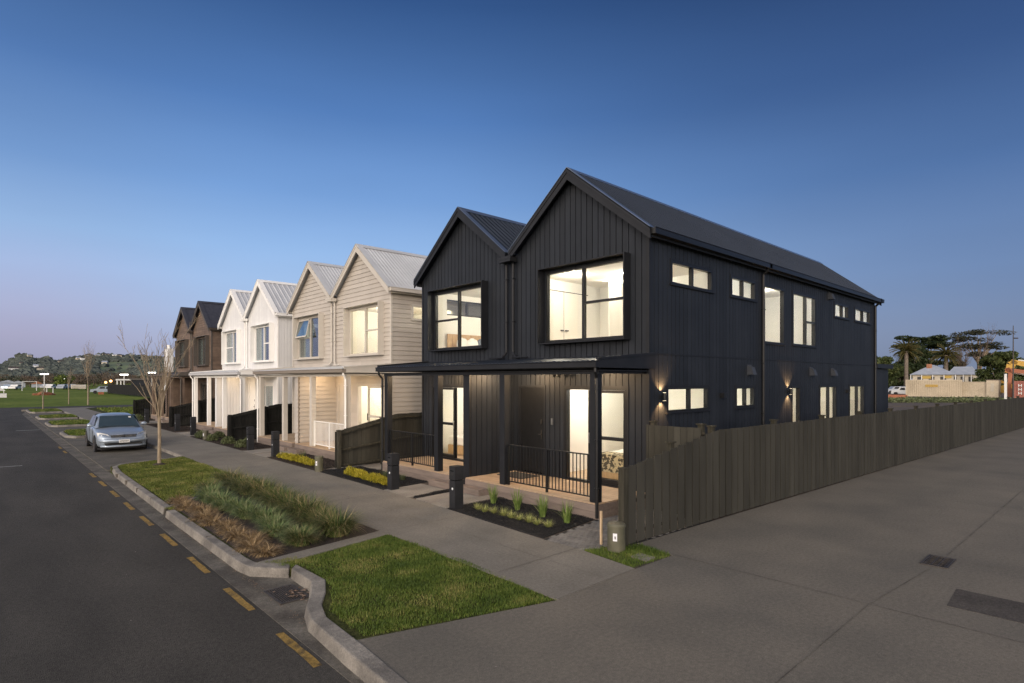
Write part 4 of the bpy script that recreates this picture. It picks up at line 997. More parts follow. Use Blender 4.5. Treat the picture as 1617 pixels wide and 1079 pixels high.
s = MB(); s.prism([(7.42,5.30),(7.68,5.32),(7.66,5.02),(7.40,5.0)], -.05, .012); tag(s.build('valve_cover', M['kerb']), 'small grey concrete cover set in the grass patch by the fence post', 'cover')
# drain by the kerb and grate in the driveway
def grate(name, cx, cy, w, d, z, n, label, rz=0):
    root = empty(name, (cx, cy, z), label, 'drain grate', rz=0); b = MB()
    b.box(cx-w/2, cx+w/2, cy-d/2, cy-d/2+.03, z, z+.014); b.box(cx-w/2, cx+w/2, cy+d/2-.03, cy+d/2, z, z+.014); b.box(cx-w/2, cx-w/2+.03, cy-d/2+.03, cy+d/2-.03, z, z+.014); b.box(cx+w/2-.03, cx+w/2, cy-d/2+.03, cy+d/2-.03, z, z+.014)
    b.build('frame', M['iron'], root); b = MB()
    for i in range(n):
        x = cx-w/2+.045+(w-.09)*i/(n-1); b.box(x-.008, x+.008, cy-d/2+.03, cy+d/2-.03, z, z+.010)
    b.build('bars', M['iron'], root); b = MB(); b.box(cx-w/2+.03, cx+w/2-.03, cy-d/2+.03, cy+d/2-.03, z-.0, z+.002); b.build('sump', M['black_back'], root); root.rotation_euler = (0, 0, rz)
    return root
grate('kerb_drain', 3.02, 7.72, .40, .62, -.133, 12, 'rusty barred storm drain in the gutter with dead leaves on it')
r_ = grate('driveway_grate', 10.62, 2.0, .62, .34, .001, 9, 'square iron grate set in the concrete driveway')
b = MB()
for k in range(4): b.box(10.62-.28, 10.62+.28, 2.0-.13+k*.08, 2.0-.115+k*.08, .011, .0145)
b.build('bars', M['iron'], r_)
# dead leaves on the drain and scraps along the kerb, the ground and the path
def litter(pts, z, s, m, label, name='leaf_litter'):
    vs = []
    for (x, y) in pts:
        a = random.uniform(0, 6.28); L = s*random.uniform(.5, 1.4); h = random.uniform(.1, .6)*s
        c, d = math.cos(a), math.sin(a)
        vs.append([(x-c*L, y-d*L, z), (x+c*L, y+d*L, z+h*.3), (x-d*L*.6, y+c*L*.6, z+h)]); vs.append([(x-c*L, y-d*L, z+.001), (x+c*L, y+d*L, z+h*.3), (x+d*L*.5, y-c*L*.5, z+h*.7)])
    return tag(tri_mesh(name, np.array(vs), m), label, 'leaf litter', kind='stuff')
litter([(3.12+random.gauss(0, .07), 7.62+random.gauss(0, .12)) for _ in range(26)], -.12, .035, M['rust'], 'dead leaves lying over the storm drain')
litter([(2.88-abs(random.gauss(0, .05)), random.uniform(4.5, 13.8)) for _ in range(420)], -.132, .012, M['rust'], 'dead leaf scraps along the foot of the kerb')
litter([(random.uniform(3.4, 20), random.uniform(-1.5, 4.6)) for _ in range(50)], .004, .010, M['slab'], 'pale scraps scattered on the driveway')
litter([(random.uniform(5.4, 7.1), random.uniform(5.5, 22)) for _ in range(70)], .010, .008, M['slab'], 'pale scraps scattered on the footpath')
litter([(random.uniform(-3, 2.5), random.uniform(2.5, 25)) for _ in range(60)], -.137, .010, M['slab'], 'pale scraps scattered on the road')

# ================================================================ MULCH BEDS AND PLANTS
def bed(poly, m, chip, n, s=.018):
    g = MB(); g.prism(poly, -.4, .006); st('mulch_bed', g, m)
    p = pts_in(poly, n); a = rng.uniform(0, 6.283, n); L = s*rng.uniform(.5, 1.6, n); wd = L*rng.uniform(.25, .5, n)
    z = .004+.035*vnoise(p[:, 0], p[:, 1], 6, 3)*rng.uniform(.3, 1, n); c, d = np.cos(a), np.sin(a); t = rng.uniform(-.6, .6, n)*L
    v = np.stack([np.column_stack([p[:, 0]-c*L, p[:, 1]-d*L, z-t*.4]), np.column_stack([p[:, 0]+c*L, p[:, 1]+d*L, z+np.abs(t)+.004]), np.column_stack([p[:, 0]-d*wd, p[:, 1]+c*wd, z+.008])], 1)
    tag(tri_mesh('mulch_chips', v, chip), 'loose bark mulch chips spread over the garden bed', 'mulch', kind='stuff')
MU, MC, BU, BC = M['mulch'], M['chip'], M['brownmulch'], M['brownchip']
bed([(7.20,6.98),(7.32,9.92),(8.86,10.0),(8.86,7.22)], MU, MC, 26000)
bed([(7.45,11.28),(8.95,11.50),(8.95,11.72),(7.46,11.46)], MU, MC, 3500)
bed([(7.42,12.75),(7.46,16.66),(8.86,16.66),(8.86,15.2),(8.87,12.95)], MU, MC, 18000)
bed([(7.46,16.80),(7.46,20.8),(8.86,20.9),(8.86,17.6)], BU, BC, 12000)
bed([(7.46,23.8),(7.46,27.2),(8.86,27.2),(8.86,23.9)], BU, BC, 9000)
for a in (27.35, 34.5, 38.1, 45.0): bed([(7.47,a),(7.47,a+3.5),(8.86,a+3.5),(8.86,a)], BU, BC, 5000, .03)
g = MB()
for (y0, y1) in ((10.02,11.26),(11.49,12.7)): g.prism([(7.33,y0),(8.56,y0+.04),(8.56,y1+.1),(7.40,y1)], -.3, .008)
g.prism([(8.56,10.1),(8.95,10.1),(8.95,11.3),(8.56,11.3)], -.3, .007)
for yo in (10.58, 21.02, 31.8):
    for (y0, y1) in ((10.32,11.45),(11.62,12.75)): g.prism([(7.46,y0+yo),(8.86,y0+yo+.04),(8.86,y1+yo+.1),(7.46,y1+yo)], -.3, .008)
g.prism([(7.9,16.8),(8.88,16.9),(10.5,16.9),(10.5,15.8),(8.95,15.75),(8.9,16.62),(7.9,16.62)], -.3, .009)
st('entry_path', g, M['slab'])
def plant(name, x, y, h, n, m, lean, curl, w, r, label, cat, group, segs=4):
    root = empty(name, (x, y, 0), label, cat, group); a = rng.uniform(0, 6.283, n); rr = r*np.sqrt(rng.uniform(0, 1, n))
    base = np.column_stack([x+rr*np.cos(a), y+rr*np.sin(a), np.full(n, .01)])
    blades('leaves', base, h*rng.uniform(.55, 1.25, n), w*rng.uniform(.7, 1.2, n), a+rng.normal(0, .3, n), rng.uniform(lean[0], lean[1], n), rng.uniform(curl[0], curl[1], n), segs, m, root); return root
GI = 'strap leaved plants in the black mulch bed'; GT = 'small variegated tufts in the black mulch bed'
for (x, y) in ((8.34,9.62),(8.30,8.80),(8.26,8.02),(8.24,7.36)):
    plant('strap_leaf_plant', x, y, .42, 80, M['iris'], (.02,.30), (.05,.7), .020, .055, 'upright green strap leaved plant in the row nearer the deck', 'plant', GI, 5)
    plant('strap_leaf_plant', x, y, .42, 7, M['iris'], (.35,.8), (.5,1.5), .012, .04, 'upright green strap leaved plant in the row nearer the deck', 'plant', GI, 6)
for i in range(9): plant('tuft_grass', 7.70+i*.010+random.uniform(-.04,.04), 9.42-i*.255+random.uniform(-.04,.04), random.uniform(.14,.20), 190, M['tuft'], (.1,1.0), (.2,1.3), .005, .05, 'small yellow green tuft in the row nearer the footpath', 'plant', GT)
def hedge(x, y0, y1, label, m='yellow'):
    root = empty('golden_hedge', (x, (y0+y1)/2, 0), label, 'low hedge'); n = int((y1-y0)*2600)
    yy = rng.uniform(y0, y1, n); hx = .17*(.7+.6*vnoise(yy, yy*0, 3, 1)); a = rng.uniform(0, 6.283, n); rr = np.sqrt(rng.uniform(0, 1, n)); xx = x+hx*rr*np.cos(a)
    z = .02+.20*np.sqrt(np.clip(1-rr**2*.9, 0, 1))*rng.uniform(.2, 1, n)*(.6+.7*vnoise(yy, yy*0, 4, 2))
    blades('foliage', np.column_stack([xx, yy, z]), rng.uniform(.03, .07, n), rng.uniform(.010, .02, n), rng.uniform(0, 6.283, n), rng.uniform(.1, 1.0, n), rng.uniform(0, .8, n), 2, M[m], root); return root
hedge(7.80, 13.0, 15.4, 'low golden leaved hedge behind the second letterbox of the black house'); hedge(7.78, 17.6, 20.3, 'low golden leaved hedge in front of the beige house')
for (x, y, s) in ((8.5,13.6,.2),(8.45,14.4,.22),(8.4,18.6,.2),(8.5,20.2,.22)): plant('small_green_plant', x, y, s, 80, M['shrub'], (.1,.7), (.1,.9), .008, .07, 'small dull green plant near the deck edge behind a golden hedge', 'plant', 'small dull green plants by the decks')
def shrub(x, y, r, label, m='shrub', grp=None, h=1.0, nn=900, name='shrub'):
    root = empty(name, (x, y, 0), label, 'shrub', grp); n = nn; d = rng.normal(0, 1, (n, 3)); d /= np.linalg.norm(d, axis=1)[:, None]; rr = r*rng.uniform(.45, 1.0, n)**.6
    p = d*rr[:, None]*np.array([1, 1, h]); p[:, 2] = np.abs(p[:, 2])*1.0+.02; p[:, 0] += x; p[:, 1] += y
    blades('foliage', p, rng.uniform(.05, .10, n)*max(1, r*2), rng.uniform(.02, .035, n)*max(1, r*2), rng.uniform(0, 6.283, n), rng.uniform(0, 1.4, n), rng.uniform(0, .7, n), 2, M[m], root)
    s = MB(); s.tube([(x, y, -.02), (x+.02, y, r*.6)], [.02, .01], 6); s.build('stem', M['bark2'], root); return root
GS = 'grey green shrubs in the beds of the white and beige houses'
for (x, y, r) in ((7.8,24.6,.28),(8.3,25.4,.26),(7.8,26.3,.30),(7.75,29.8,.33),(7.8,30.5,.28),(7.7,28.2,.26),(8.3,29.4,.28),(7.8,45.6,.4)): shrub(x, y, r, 'small rounded grey green shrub in a brown mulch bed', 'shrub', GS)

# ================================================================ BEDS SEEN THROUGH THE WINDOWS
def bedset(x0, x1, y0, y1, z, head, label):
    """head: 'E' or 'N' side"""
    root = empty('bed', ((x0+x1)/2, (y0+y1)/2, z), label, 'bed'); b = MB()
    b.box(x0, x1, y0, y1, z+.02, z+.30); b.build('base', M['headb'], root); b = MB(); b.box(x0+.02, x1-.02, y0+.02, y1-.02, z+.302, z+.58); b.build('mattress', M['bed'], root, bevel=.05)
    b = MB(); 
    if head == 'E': b.box(x1, x1+.06, y0-.05, y1+.05, z, z+1.05)
    else:
        n = 9; w = (x1-x0+.3)/n
        for i in range(n): b.box(x0-.15+i*w+.006, x0-.15+(i+1)*w-.006, y1, y1+.07, z, z+1.08)
    b.build('headboard', M['headb'], root, bevel=.01)
    for i in range(3):
        b = MB()
        if head == 'E': c = (x1-.25, y0+.35+i*(y1-y0-.7)/2, z+.72); sc = (.5, 1, .9)
        else: c = (x0+.3+i*(x1-x0-.6)/2, y1-.22, z+.74); sc = (1, .5, .9)
        b.blob(c, .24, sc, 3+i, .06, 3); b.build('pillow', M['bed'] if i < 2 else M['cush'], root, smooth=True)
    return root
bedset(11.25, 13.2, 7.75, 9.25, .33, 'E', 'white bed with a leaf print throw inside the lower room behind the black house slider')
t = MB(); t.box(11.22, 11.249, 7.95, 9.1, .50, .93); t.box(11.249, 11.75, 7.95, 9.1, .912, .93); tag(t.build('throw', M['pattern'], bevel=.008), 'leaf print throw hanging over the foot of the bed in the lower room', 'throw')
bedset(11.3, 13.2, 13.9, 15.3, .33, 'E', 'white bed in the lower room of the second black gable')
bedset(11.55, 13.0, 13.55, 15.45, 3.20, 'N', 'bed with tan channelled headboard in the upper room of the second black gable')

# ================================================================ BARE TREES
def bare_tree(x, y, h, fork, spread, label, group=None, z=0, seed=1, r0=.06, depth=4, nb=6, m='bark', dens=.95):
    R = random.Random(seed); root = empty('bare_tree', (x, y, z), label, 'tree', group)
    t = MB(); t.tube([(x, y, z-.05), (x+.01, y, z+fork*.5), (x, y+.01, z+fork)], [r0*1.15, r0, r0*.9], 9); t.build('trunk', M[m], root)
    c = MB()
    def grow(p, d, L, r, k):
        n = 4; pts = [p]; rs = [r]
        for i in range(n):
            d = (d+Vector((R.uniform(-.13,.13), R.uniform(-.13,.13), R.uniform(.0,.12)))).normalized(); pts.append(pts[-1]+d*L/n); rs.append(max(.004, r*(1-.6*(i+1)/n)))
        c.tube(pts, rs, 5 if k < 3 else 3, False)
        if k <= 0: return
        for i in range(1, n+1):
            for _ in range(2 if i > 1 else 1):
                if R.random() < (dens if k > 1 else dens*.8):
                    a = R.uniform(0, 6.28); s = R.uniform(.35, .65)
                    dd = (d+Vector((math.cos(a)*s, math.sin(a)*s, R.uniform(-.05,.25)))).normalized(); grow(pts[i], dd, L*R.uniform(.38, .58), rs[i]*.6, k-1)
    for i in range(nb):
        a = i*2.4+R.uniform(-.3, .3); s = spread*R.uniform(.35, 1.0)
        if i == 0: s = .08
        grow(Vector((x, y, z+fork-.03-R.uniform(0, fork*.12))), Vector((math.cos(a)*s, math.sin(a)*s, 1)).normalized(), (h-fork)*R.uniform(.62, .80), r0*.55, depth-1)
    c.build('branches', M['twig'] if m != 'bark' else M['bark'], root); return root
bare_tree(4.28, 21.5, 4.25, 1.55, .50, 'bare young tree on the kerbside grass nearest the parked car', r0=.050, seed=5, nb=8, depth=4, dens=.50)
c_ = MB(); c_.lathe([(.22, .0), (.12, .05), (.02, .06)], (4.28, 21.5, -.01), 14); st('tree_pit', c_, M['brownmulch'])
GB = 'bare street trees along the far bays'
bare_tree(4.23, 67.5, 2.1, 1.2, .12, 'slender bare tree in the farthest kerbed island', None, seed=9, r0=.05, depth=3, nb=4)
bare_tree(7.5, 83, 4.2, 2.0, .12, 'bare tree at the edge of the sports field, left one of the pair', None, seed=11, r0=.05, depth=2)
bare_tree(8.9, 79.5, 6.4, 2.2, .16, 'bare tree at the edge of the sports field, right one of the pair', None, seed=12, r0=.07, depth=3, nb=5)

# ================================================================ PARKED CAR
def lerp(a, b, t): return a+(b-a)*t
def car(x, y, z, rz):
    root = empty('parked_car', (0, 0, 0), 'silver blue sedan parked in the recessed bay facing the camera', 'car')
    # stations from nose (0) to tail (4.45): yy, half width at belt, z bottom, z belt, z centre top, half width low
    S = [(0.00,.52,.30,.52,.53,.60),(.05,.66,.22,.60,.62,.70),(.16,.76,.18,.68,.715,.78),(.40,.82,.17,.74,.80,.84),(.75,.845,.17,.80,.875,.86),(1.15,.855,.17,.86,.925,.865),(1.35,.86,.17,.885,.945,.87),
         (2.0,.865,.17,.91,.95,.875),(2.8,.865,.17,.925,.96,.875),(3.45,.86,.17,.94,.97,.87),(3.85,.845,.18,.95,1.00,.86),(4.25,.80,.20,.93,.985,.83),(4.42,.72,.26,.88,.93,.76),(4.47,.60,.34,.80,.84,.66)]
    prof = lambda s: [(0, s[2]), (s[5]*.86, s[2]), (s[5]*.97, s[2]+.08), (s[5], lerp(s[2], s[3], .45)), (s[5]*1.0, lerp(s[2], s[3], .72)), (s[1]*.985, s[3]-.03), (s[1]*.93, s[3]+.012), (s[1]*.6, lerp(s[3], s[4], .75)), (0, s[4])]
    b = MB(); n = 17
    for s in S:
        h = prof(s); ring = [(-p[0], s[0], p[1]) for p in reversed(h)]+[(p[0], s[0], p[1]) for p in h[1:]]; b.v += ring[:17] if len(ring) >= 17 else ring
    n = 17
    for i in range(len(S)-1):
        for k in range(n-1): b.f.append((i*n+k, i*n+k+1, (i+1)*n+k+1, (i+1)*n+k))
        b.f.append((i*n+n-1, i*n, (i+1)*n, (i+1)*n+n-1))
    b.f.append(tuple(range(n-1, -1, -1))); b.f.append(tuple((len(S)-1)*n+k for k in range(n)))
    o = b.build('body', M['car_paint'], root, smooth=True); m = o.modifiers.new('s', 'SUBSURF'); m.levels = 1; m.render_levels = 1
    # greenhouse
    G = [(1.22,.74,.90,.92),(1.55,.71,.905,1.14),(1.95,.63,.93,1.37),(2.3,.60,.94,1.425),(2.8,.60,.95,1.44),(3.15,.61,.95,1.40),(3.55,.655,.955,1.22),(3.95,.68,.96,1.02)]
    c = MB()
    for yy, hw, zb, zt_ in G:
        wb = .80 if 1.5 < yy < 3.7 else .76
        top = zt_; c.v += [(-wb, yy, zb), (-hw-.02, yy, lerp(zb, top, .82)), (-hw*.88, yy, lerp(zb, top, .97)), (-hw*.5, yy, top), (0, yy, top+.012), (hw*.5, yy, top), (hw*.88, yy, lerp(zb, top, .97)), (hw+.02, yy, lerp(zb, top, .82)), (wb, yy, zb)]
    for i in range(len(G)-1):
        for k in range(8): c.f.append((i*9+k, i*9+k+1, (i+1)*9+k+1, (i+1)*9+k))
    cb = c.build('roof', M['car_paint'], root, smooth=True); m = cb.modifiers.new('s', 'SUBSURF'); m.levels = 1; m.render_levels = 1
    def panel(name, pts, m_, off=(0,0,0), th=.004, parent=root, nrm=None):
        q = MB(); a, b2, c2 = [Vector(p) for p in pts[:3]]; nn = (b2-a).cross(c2-a).normalized(); 
        if nrm and nn.dot(Vector(nrm)) < 0: nn = -nn
        q.slab([Vector(p)+nn*.012 for p in pts], nn*th); return q.build(name, m_, parent)
    panel('windscreen', [(-.70,1.20,.925),(.70,1.20,.925),(.585,1.90,1.335),(-.585,1.90,1.335)], M['car_glass'], nrm=(0,-1,1), th=.012)
    panel('rear_window', [(-.58,3.22,1.37),(.58,3.22,1.37),(.64,3.85,1.07),(-.64,3.85,1.07)], M['car_glass'], nrm=(0,1,1), th=.012)
    for s in (-1, 1):
        panel('side_window', [(s*.775,1.62,.975),(s*.79,2.42,.985),(s*.645,2.42,1.36),(s*.655,2.02,1.345)], M['car_glass'], nrm=(s,0,.3), th=.012)
        panel('side_window', [(s*.79,2.48,.985),(s*.775,3.35,.99),(s*.66,3.10,1.33),(s*.645,2.48,1.36)], M['car_glass'], nrm=(s,0,.3), th=.012)
        mr = MB(); mr.blob((s*.93, 1.58, 1.0), .10, (1.15, .55, .75), 2, .03, 2); mr.box(min(s*.80,s*.86), max(s*.80,s*.86), 1.56, 1.62, .955, .99); mr.build('wing_mirror', M['car_paint'], root, smooth=True)
        hl = MB(); pts = [(s*.42,.09,.585),(s*.70,.19,.575),(s*.81,.36,.62),(s*.835,.54,.765),(s*.73,.38,.765),(s*.52,.17,.705)]
        hl.slab([(p[0], p[1]-.035, p[2]+.012) for p in pts], (0, .06, -.02)); ho = hl.build('headlight', M['car_lamp'], root, bevel=.01)
        rf = MB(); rf.blob((s*.58, .145, .645), .035, (1, .5, 1), 1, 0, 2); rf.blob((s*.69, .19, .66), .04, (1, .5, 1), 1, 0, 2); rf.build('reflector', M['car_chrome'], ho, smooth=True)
        fg = MB(); fg.box(min(s*.50,s*.66), max(s*.50,s*.66), .085 if True else 0, .15, .29, .35); fg.build('fog_lamp_recess', M['car_black'], root)
        hd = MB()
        for yy in (1.95, 2.85): hd.box(*(sorted((s*.872, s*.90))), yy, yy+.17, .80, .825)
        hd.build('door_handle', M['car_paint'], root)
        ln = MB()
        for yy in (1.42, 2.45, 3.42): ln.box(*(sorted((s*.868, s*.881))), yy, yy+.012, .30, .90)
        ln.build('door_gap', M['car_black'], root)
        for yy in (.86, 3.52):
            w = MB(); cx = s*.775
            w.tube([(cx-s*.10, yy, .31), (cx-s*.09, yy, .31), (cx+s*.065, yy, .31), (cx+s*.085, yy, .31)], [.28, .31, .31, .285], 28); wo = w.build('wheel', M['tyre'], root, smooth=False)
            a = MB(); a.tube([(cx+s*.086, yy, .31), (cx+s*.092, yy, .31)], [.20, .19], 24); a.build('rim', M['iron'], wo)
            sp = MB()
            for k in range(7):
                th = k*2*math.pi/7; d = Vector((0, math.cos(th), math.sin(th))); p = Vector((cx+s*.096, yy, .31)); sp.tube([p+d*.03, p+d*.19], [.022, .028], 4)
            sp.build('spokes', M['iron'], wo)
            ar = MB(); ar.tube([(s*.79, yy, .31), (s*.882, yy, .31)], .345, 28); ar.build('wheel_arch', M['car_black'], root)
    gr = MB(); gr.slab([(-.40,.045,.585),(.40,.045,.585),(.44,.105,.675),(-.44,.105,.675)], (0,-.03,.004)); g_ = gr.build('grille', M['car_black'], root)
    q = MB()
    for k in range(4): z_ = .597+k*.021; yb = .012+k*.0155; q.box(-.40-k*.008, -.05, yb-.004, yb+.012, z_, z_+.008); q.box(.05, .40+k*.008, yb-.004, yb+.012, z_, z_+.008)
    q.tube([(-.42,.01,.583),(0,-.012,.578),(.42,.01,.583)], .010, 6); q.tube([(-.45,.075,.682),(0,.05,.688),(.45,.075,.682)], .010, 6)
    q.lathe([(.045, 0), (.045, .01)], (0, .03, .635), 16); q.build('grille_bars', M['car_chrome'], g_)
    lo = MB(); lo.slab([(-.60,-.012,.30),(.60,-.012,.30),(.64,.0,.37),(.38,-.028,.395),(-.38,-.028,.395),(-.64,.0,.37)], (0,.08,0)); lo.build('lower_intake', M['car_black'], root)
    bp = MB(); bp.tube([(-.78,.16,.475),(-.62,.02,.465),(-.3,-.035,.46),(.3,-.035,.46),(.62,.02,.465),(.78,.16,.475)], [.055,.075,.08,.08,.075,.055], 10); bp.tube([(-.74,.13,.255),(-.5,.0,.245),(.5,.0,.245),(.74,.13,.255)], .045, 8); bp.build('bumper', M['car_paint'], root, smooth=True)
    np_ = MB(); np_.box(-.18,.18,-.125,-.113,.385,.505); no = np_.build('number_plate', M['white_obj'], root); L_ = MB()
    for k in range(6):
        x0 = -.145+k*.050; L_.box(x0, x0+.008, -.1275, -.1252, .415, .475); L_.box(x0+.024, x0+.032, -.1275, -.1252, .415, .475)
        if k % 2: L_.box(x0+.008, x0+.024, -.1275, -.1252, .467, .475)
        else: L_.box(x0+.008, x0+.024, -.1275, -.1252, .415, .423)
        L_.box(x0+.008, x0+.024, -.1275, -.1252, .441, .449)
    L_.build('plate_characters', M['black_back'], no)
    wp = MB(); wp.tube([(-.55,1.20,.955),(.05,1.24,.975)], .008, 5); wp.tube([(.08,1.20,.955),(.62,1.24,.965)], .008, 5); wp.build('wipers', M['car_black'], root)
    sk = MB(); sk.slab([(.40,1.73,1.262),(.49,1.73,1.262),(.48,1.80,1.303),(.40,1.80,1.303)], (0,-.01,.012)); sk.build('windscreen_label', M['white_obj'], root)
    sw_ = MB(); sw_.box(-.80,.80,.3,4.2,.12,.17); sw_.build('underside', M['car_black'], root)
    root.location = (x, y, z); root.rotation_euler = (0, 0, rz); return root
car(4.19, 27.15, -.105, rad(-1.0))

# ================================================================ TREES AND THINGS FAR OFF
def leaf_cloud(c, rad_, n, s, flat=1.0):
    d = rng.normal(0, 1, (n, 3)); d /= np.linalg.norm(d, axis=1)[:, None]; r = rng.uniform(.35, 1.0, n)**.55
    p = np.array(c)+d*r[:, None]*np.array(rad_); a = rng.normal(0, 1, (n, 3)); a /= np.linalg.norm(a, axis=1)[:, None]; b = np.cross(a, rng.normal(0, 1, (n, 3))); b /= np.linalg.norm(b, axis=1)[:, None]
    k = s*rng.uniform(.6, 1.4, n)[:, None]; a[:, 2] *= flat; b[:, 2] *= flat
    return np.stack([p-a*k, p+a*k, p+b*k*1.1], 1)
def tree(name, px, dist, h, w, label, leaf='mid_leaf', trunk=.25, clumps=22, per=260, s=.28, base=.25, group=None, shape='round', seed=1, flat=1.0, bark='bark2', zg=-.1):
    R = random.Random(seed); x, y = far(px, dist); root = empty(name, (x, y, zg), label, 'tree', group)
    t = MB(); ph = h*(base+.15); t.tube([(x, y, zg-.3), (x+.05*w, y, zg+ph*.6), (x, y, zg+h*.82)], [h*.035, h*.026, h*.008], 8)
    V = []; cs = []
    for i in range(clumps):
        f = (i+.5)/clumps
        if shape == 'round': zz = base+(1-base)*R.uniform(.08, .93); ww = w*.5*math.sqrt(max(.05, 1-((zz-(base+1)*.5)/((1-base)*.55))**2))
        elif shape == 'spread': zz = base+(1-base)*(R.choice([.35,.55,.75,.9])+R.uniform(-.05,.05)); ww = w*.5*(1.0 if zz > .8 else .85)
        else: zz = base+(1-base)*R.uniform(0, 1); ww = w*.5*(1-(zz-base)/(1-base)*.8)
        a = R.uniform(0, 6.28); r = ww*math.sqrt(R.uniform(.05, 1)); c = (x+r*math.cos(a), y+r*math.sin(a), zg+h*zz); cs.append(c)
        cr = w*R.uniform(.12, .20); V.append(leaf_cloud(c, (cr*1.15, cr*1.15, cr*(.75 if shape == 'round' else .30)), per, s, flat))
    for c in cs[::2]:
        t.tube([(x, y, zg+h*base*R.uniform(.6, 1.6)), ((x+c[0])/2, (y+c[1])/2, (zg+h*base+c[2])/2+.03*h), c], [h*.012, h*.008, h*.003], 5, False)
    t.build('trunk', M[bark], root); tri_mesh('crown', np.concatenate(V)-np.array([x, y, zg]), M[leaf], root); return root
def palm(px, dist, h, r, label):
    x, y = far(px, dist); root = empty('palm_tree', (x, y, -.1), label, 'tree', 'palm trees behind the container'); t = MB()
    t.tube([(x, y, -.4), (x, y, h*.5), (x, y, h-.6), (x, y, h)], [.62, .45, .50, .75], 10); t.build('trunk', M['bark2'], root); V = []
    for i in range(105):
        a = random.uniform(0, 6.28); e0 = random.uniform(-.5, 1.35); L = r*random.uniform(.85, 1.15); p = Vector((x, y, h)); d = Vector((math.cos(a)*math.cos(e0), math.sin(a)*math.cos(e0), math.sin(e0)))
        for k in range(10):
            q = p+d*L/10; d = (d+Vector((0, 0, -.14))).normalized(); sd = d.cross(Vector((0, 0, 1))).normalized()
            for sg in (-1, 1):
                for j in range(2):
                    o = p.lerp(q, j*.5); V.append([tuple(o), tuple(q+(q-o)*.3), tuple(o+sd*sg*L*.11*(1-k/12)+d*L*.05+Vector((0, 0, -L*.05)))])
            p = q
    tri_mesh('crown', np.array(V)-np.array([x, y, -.1]), M['palm_leaf'], root)
palm(1431, 150, 10.2, 3.7, 'nearer left palm with a full drooping crown behind the cream container')
palm(1494, 160, 9.6, 4.0, 'right palm with an open brownish crown rising behind the villa roof')
tree('evergreen_tree', 1458, 190, 17.6, 14, 'broad dark flat topped evergreen behind the left palm', 'dark_leaf', clumps=44, per=300, s=.45, base=.20, seed=3, shape='spread', flat=.5)
tree('evergreen_tree', 1444, 185, 13.0, 8, 'dark evergreen mass left of the flat topped evergreen', 'dark_leaf', clumps=20, per=300, s=.45, base=.3, seed=13)
tree('evergreen_tree', 1507, 185, 12.0, 5.5, 'low dark evergreen between the palm and the tall gum', 'dark_leaf', clumps=20, per=300, s=.45, base=.08, seed=33)
tree('gum_tree', 1545, 195, 20.0, 14, 'tall open gum tree with pale limbs and layered foliage', 'grey_leaf', clumps=40, per=120, s=.40, base=.35, seed=21, shape='spread', flat=.5, bark='bark')
tree('round_tree', 1577, 120, 8.6, 7.0, 'dense round green tree left of the street lamp', 'mid_leaf', clumps=34, per=380, s=.26, base=.05, seed=5)
tree('round_tree', 1602, 150, 8.2, 9.5, 'rounded green tree behind the digger arms', 'mid_leaf', clumps=24, per=260, s=.32, base=.1, seed=6)
tree('round_tree', 1640, 150, 7.5, 9.5, 'rounded green tree at the right edge', 'mid_leaf', clumps=24, per=220, s=.32, base=.1, seed=16)
for i, (px, d, h, w) in enumerate(((1392,150,8.6,9),(1408,165,8.2,9),(1421,160,5.8,7),(1378,150,8.5,9))):
    tree('broadleaf_tree', px, d, h, w, 'leafy green tree in the belt behind the rear wing of the black house', 'mid_leaf', clumps=20, per=240, s=.32, base=.05, seed=40+i, group='green trees behind the rear wing')
bare_tree(*far(1547, 188), 20, 6, .12, 'very tall bare tree standing up through the gum trees', seed=31, r0=.30, depth=4, nb=3, dens=.7, m='bark2')
bare_tree(*far(1518, 180), 13, 3, .10, 'bare grey tree between the low evergreen and the gum', seed=32, r0=.34, depth=4, nb=5, m='bark2')

# building site: bank, container, sheds, villas, vehicles, digger arms
g = MB(); x0, y0 = far(1395, 60); x1, y1 = far(1750, 60); x2, y2 = far(1700, 300); x3, y3 = far(1385, 300)
g.prism([(x0,y0),(x1,y1),(x2,y2),(x3,y3)], -.5, .02); st('site_ground', g, M['lotsoil'])
V = []
for i in range(70):
    px = 1392+i*3.0; d = 72+random.uniform(-3, 3); x, y = far(px, d); V.append(leaf_cloud((x, y, .15), (1.3, 1.3, .28+.22*random.random()), 130, .12))
tag(tri_mesh('rough_grass', np.concatenate(V), M['shrub']), 'rough grass on the low bank beyond the paling fence', 'rough grass', kind='stuff')
def wob(root_, x, y, ang):      # local frame helper: returns function mapping (a,b,z)
    c, s = math.cos(ang), math.sin(ang); return lambda a, b, z: (x+a*c-b*s, y+a*s+b*c, z)
def obox(mb, T, a0, a1, b0, b1, z0, z1): mb.hexa([T(a0,b0,z0),T(a1,b0,z0),T(a1,b1,z0),T(a0,b1,z0),T(a0,b0,z1),T(a1,b0,z1),T(a1,b1,z1),T(a0,b1,z1)])
def toward(px, dist, extra=0):   # ground point and the angle of a line running rightwards across the view
    x, y = far(px, dist); return x, y, math.atan2(RT[1], RT[0])-math.atan((px-808.5)/908)+extra
x, y, a = toward(1430, 93, rad(-5)); T = wob(None, x, y, a); root = empty('site_container', (x, y, 0), 'long cream corrugated container with a small yellow sign', 'container')
c = MB(); obox(c, T, 0, 7.2, .06, 2.4, .15, 2.72); c.build('shell', M['cream_steel'], root)
c = MB(); k = 0
while k < 25: obox(c, T, .1+k*.28, .1+k*.28+.13, -.06, .058, .25, 2.62); k += 1
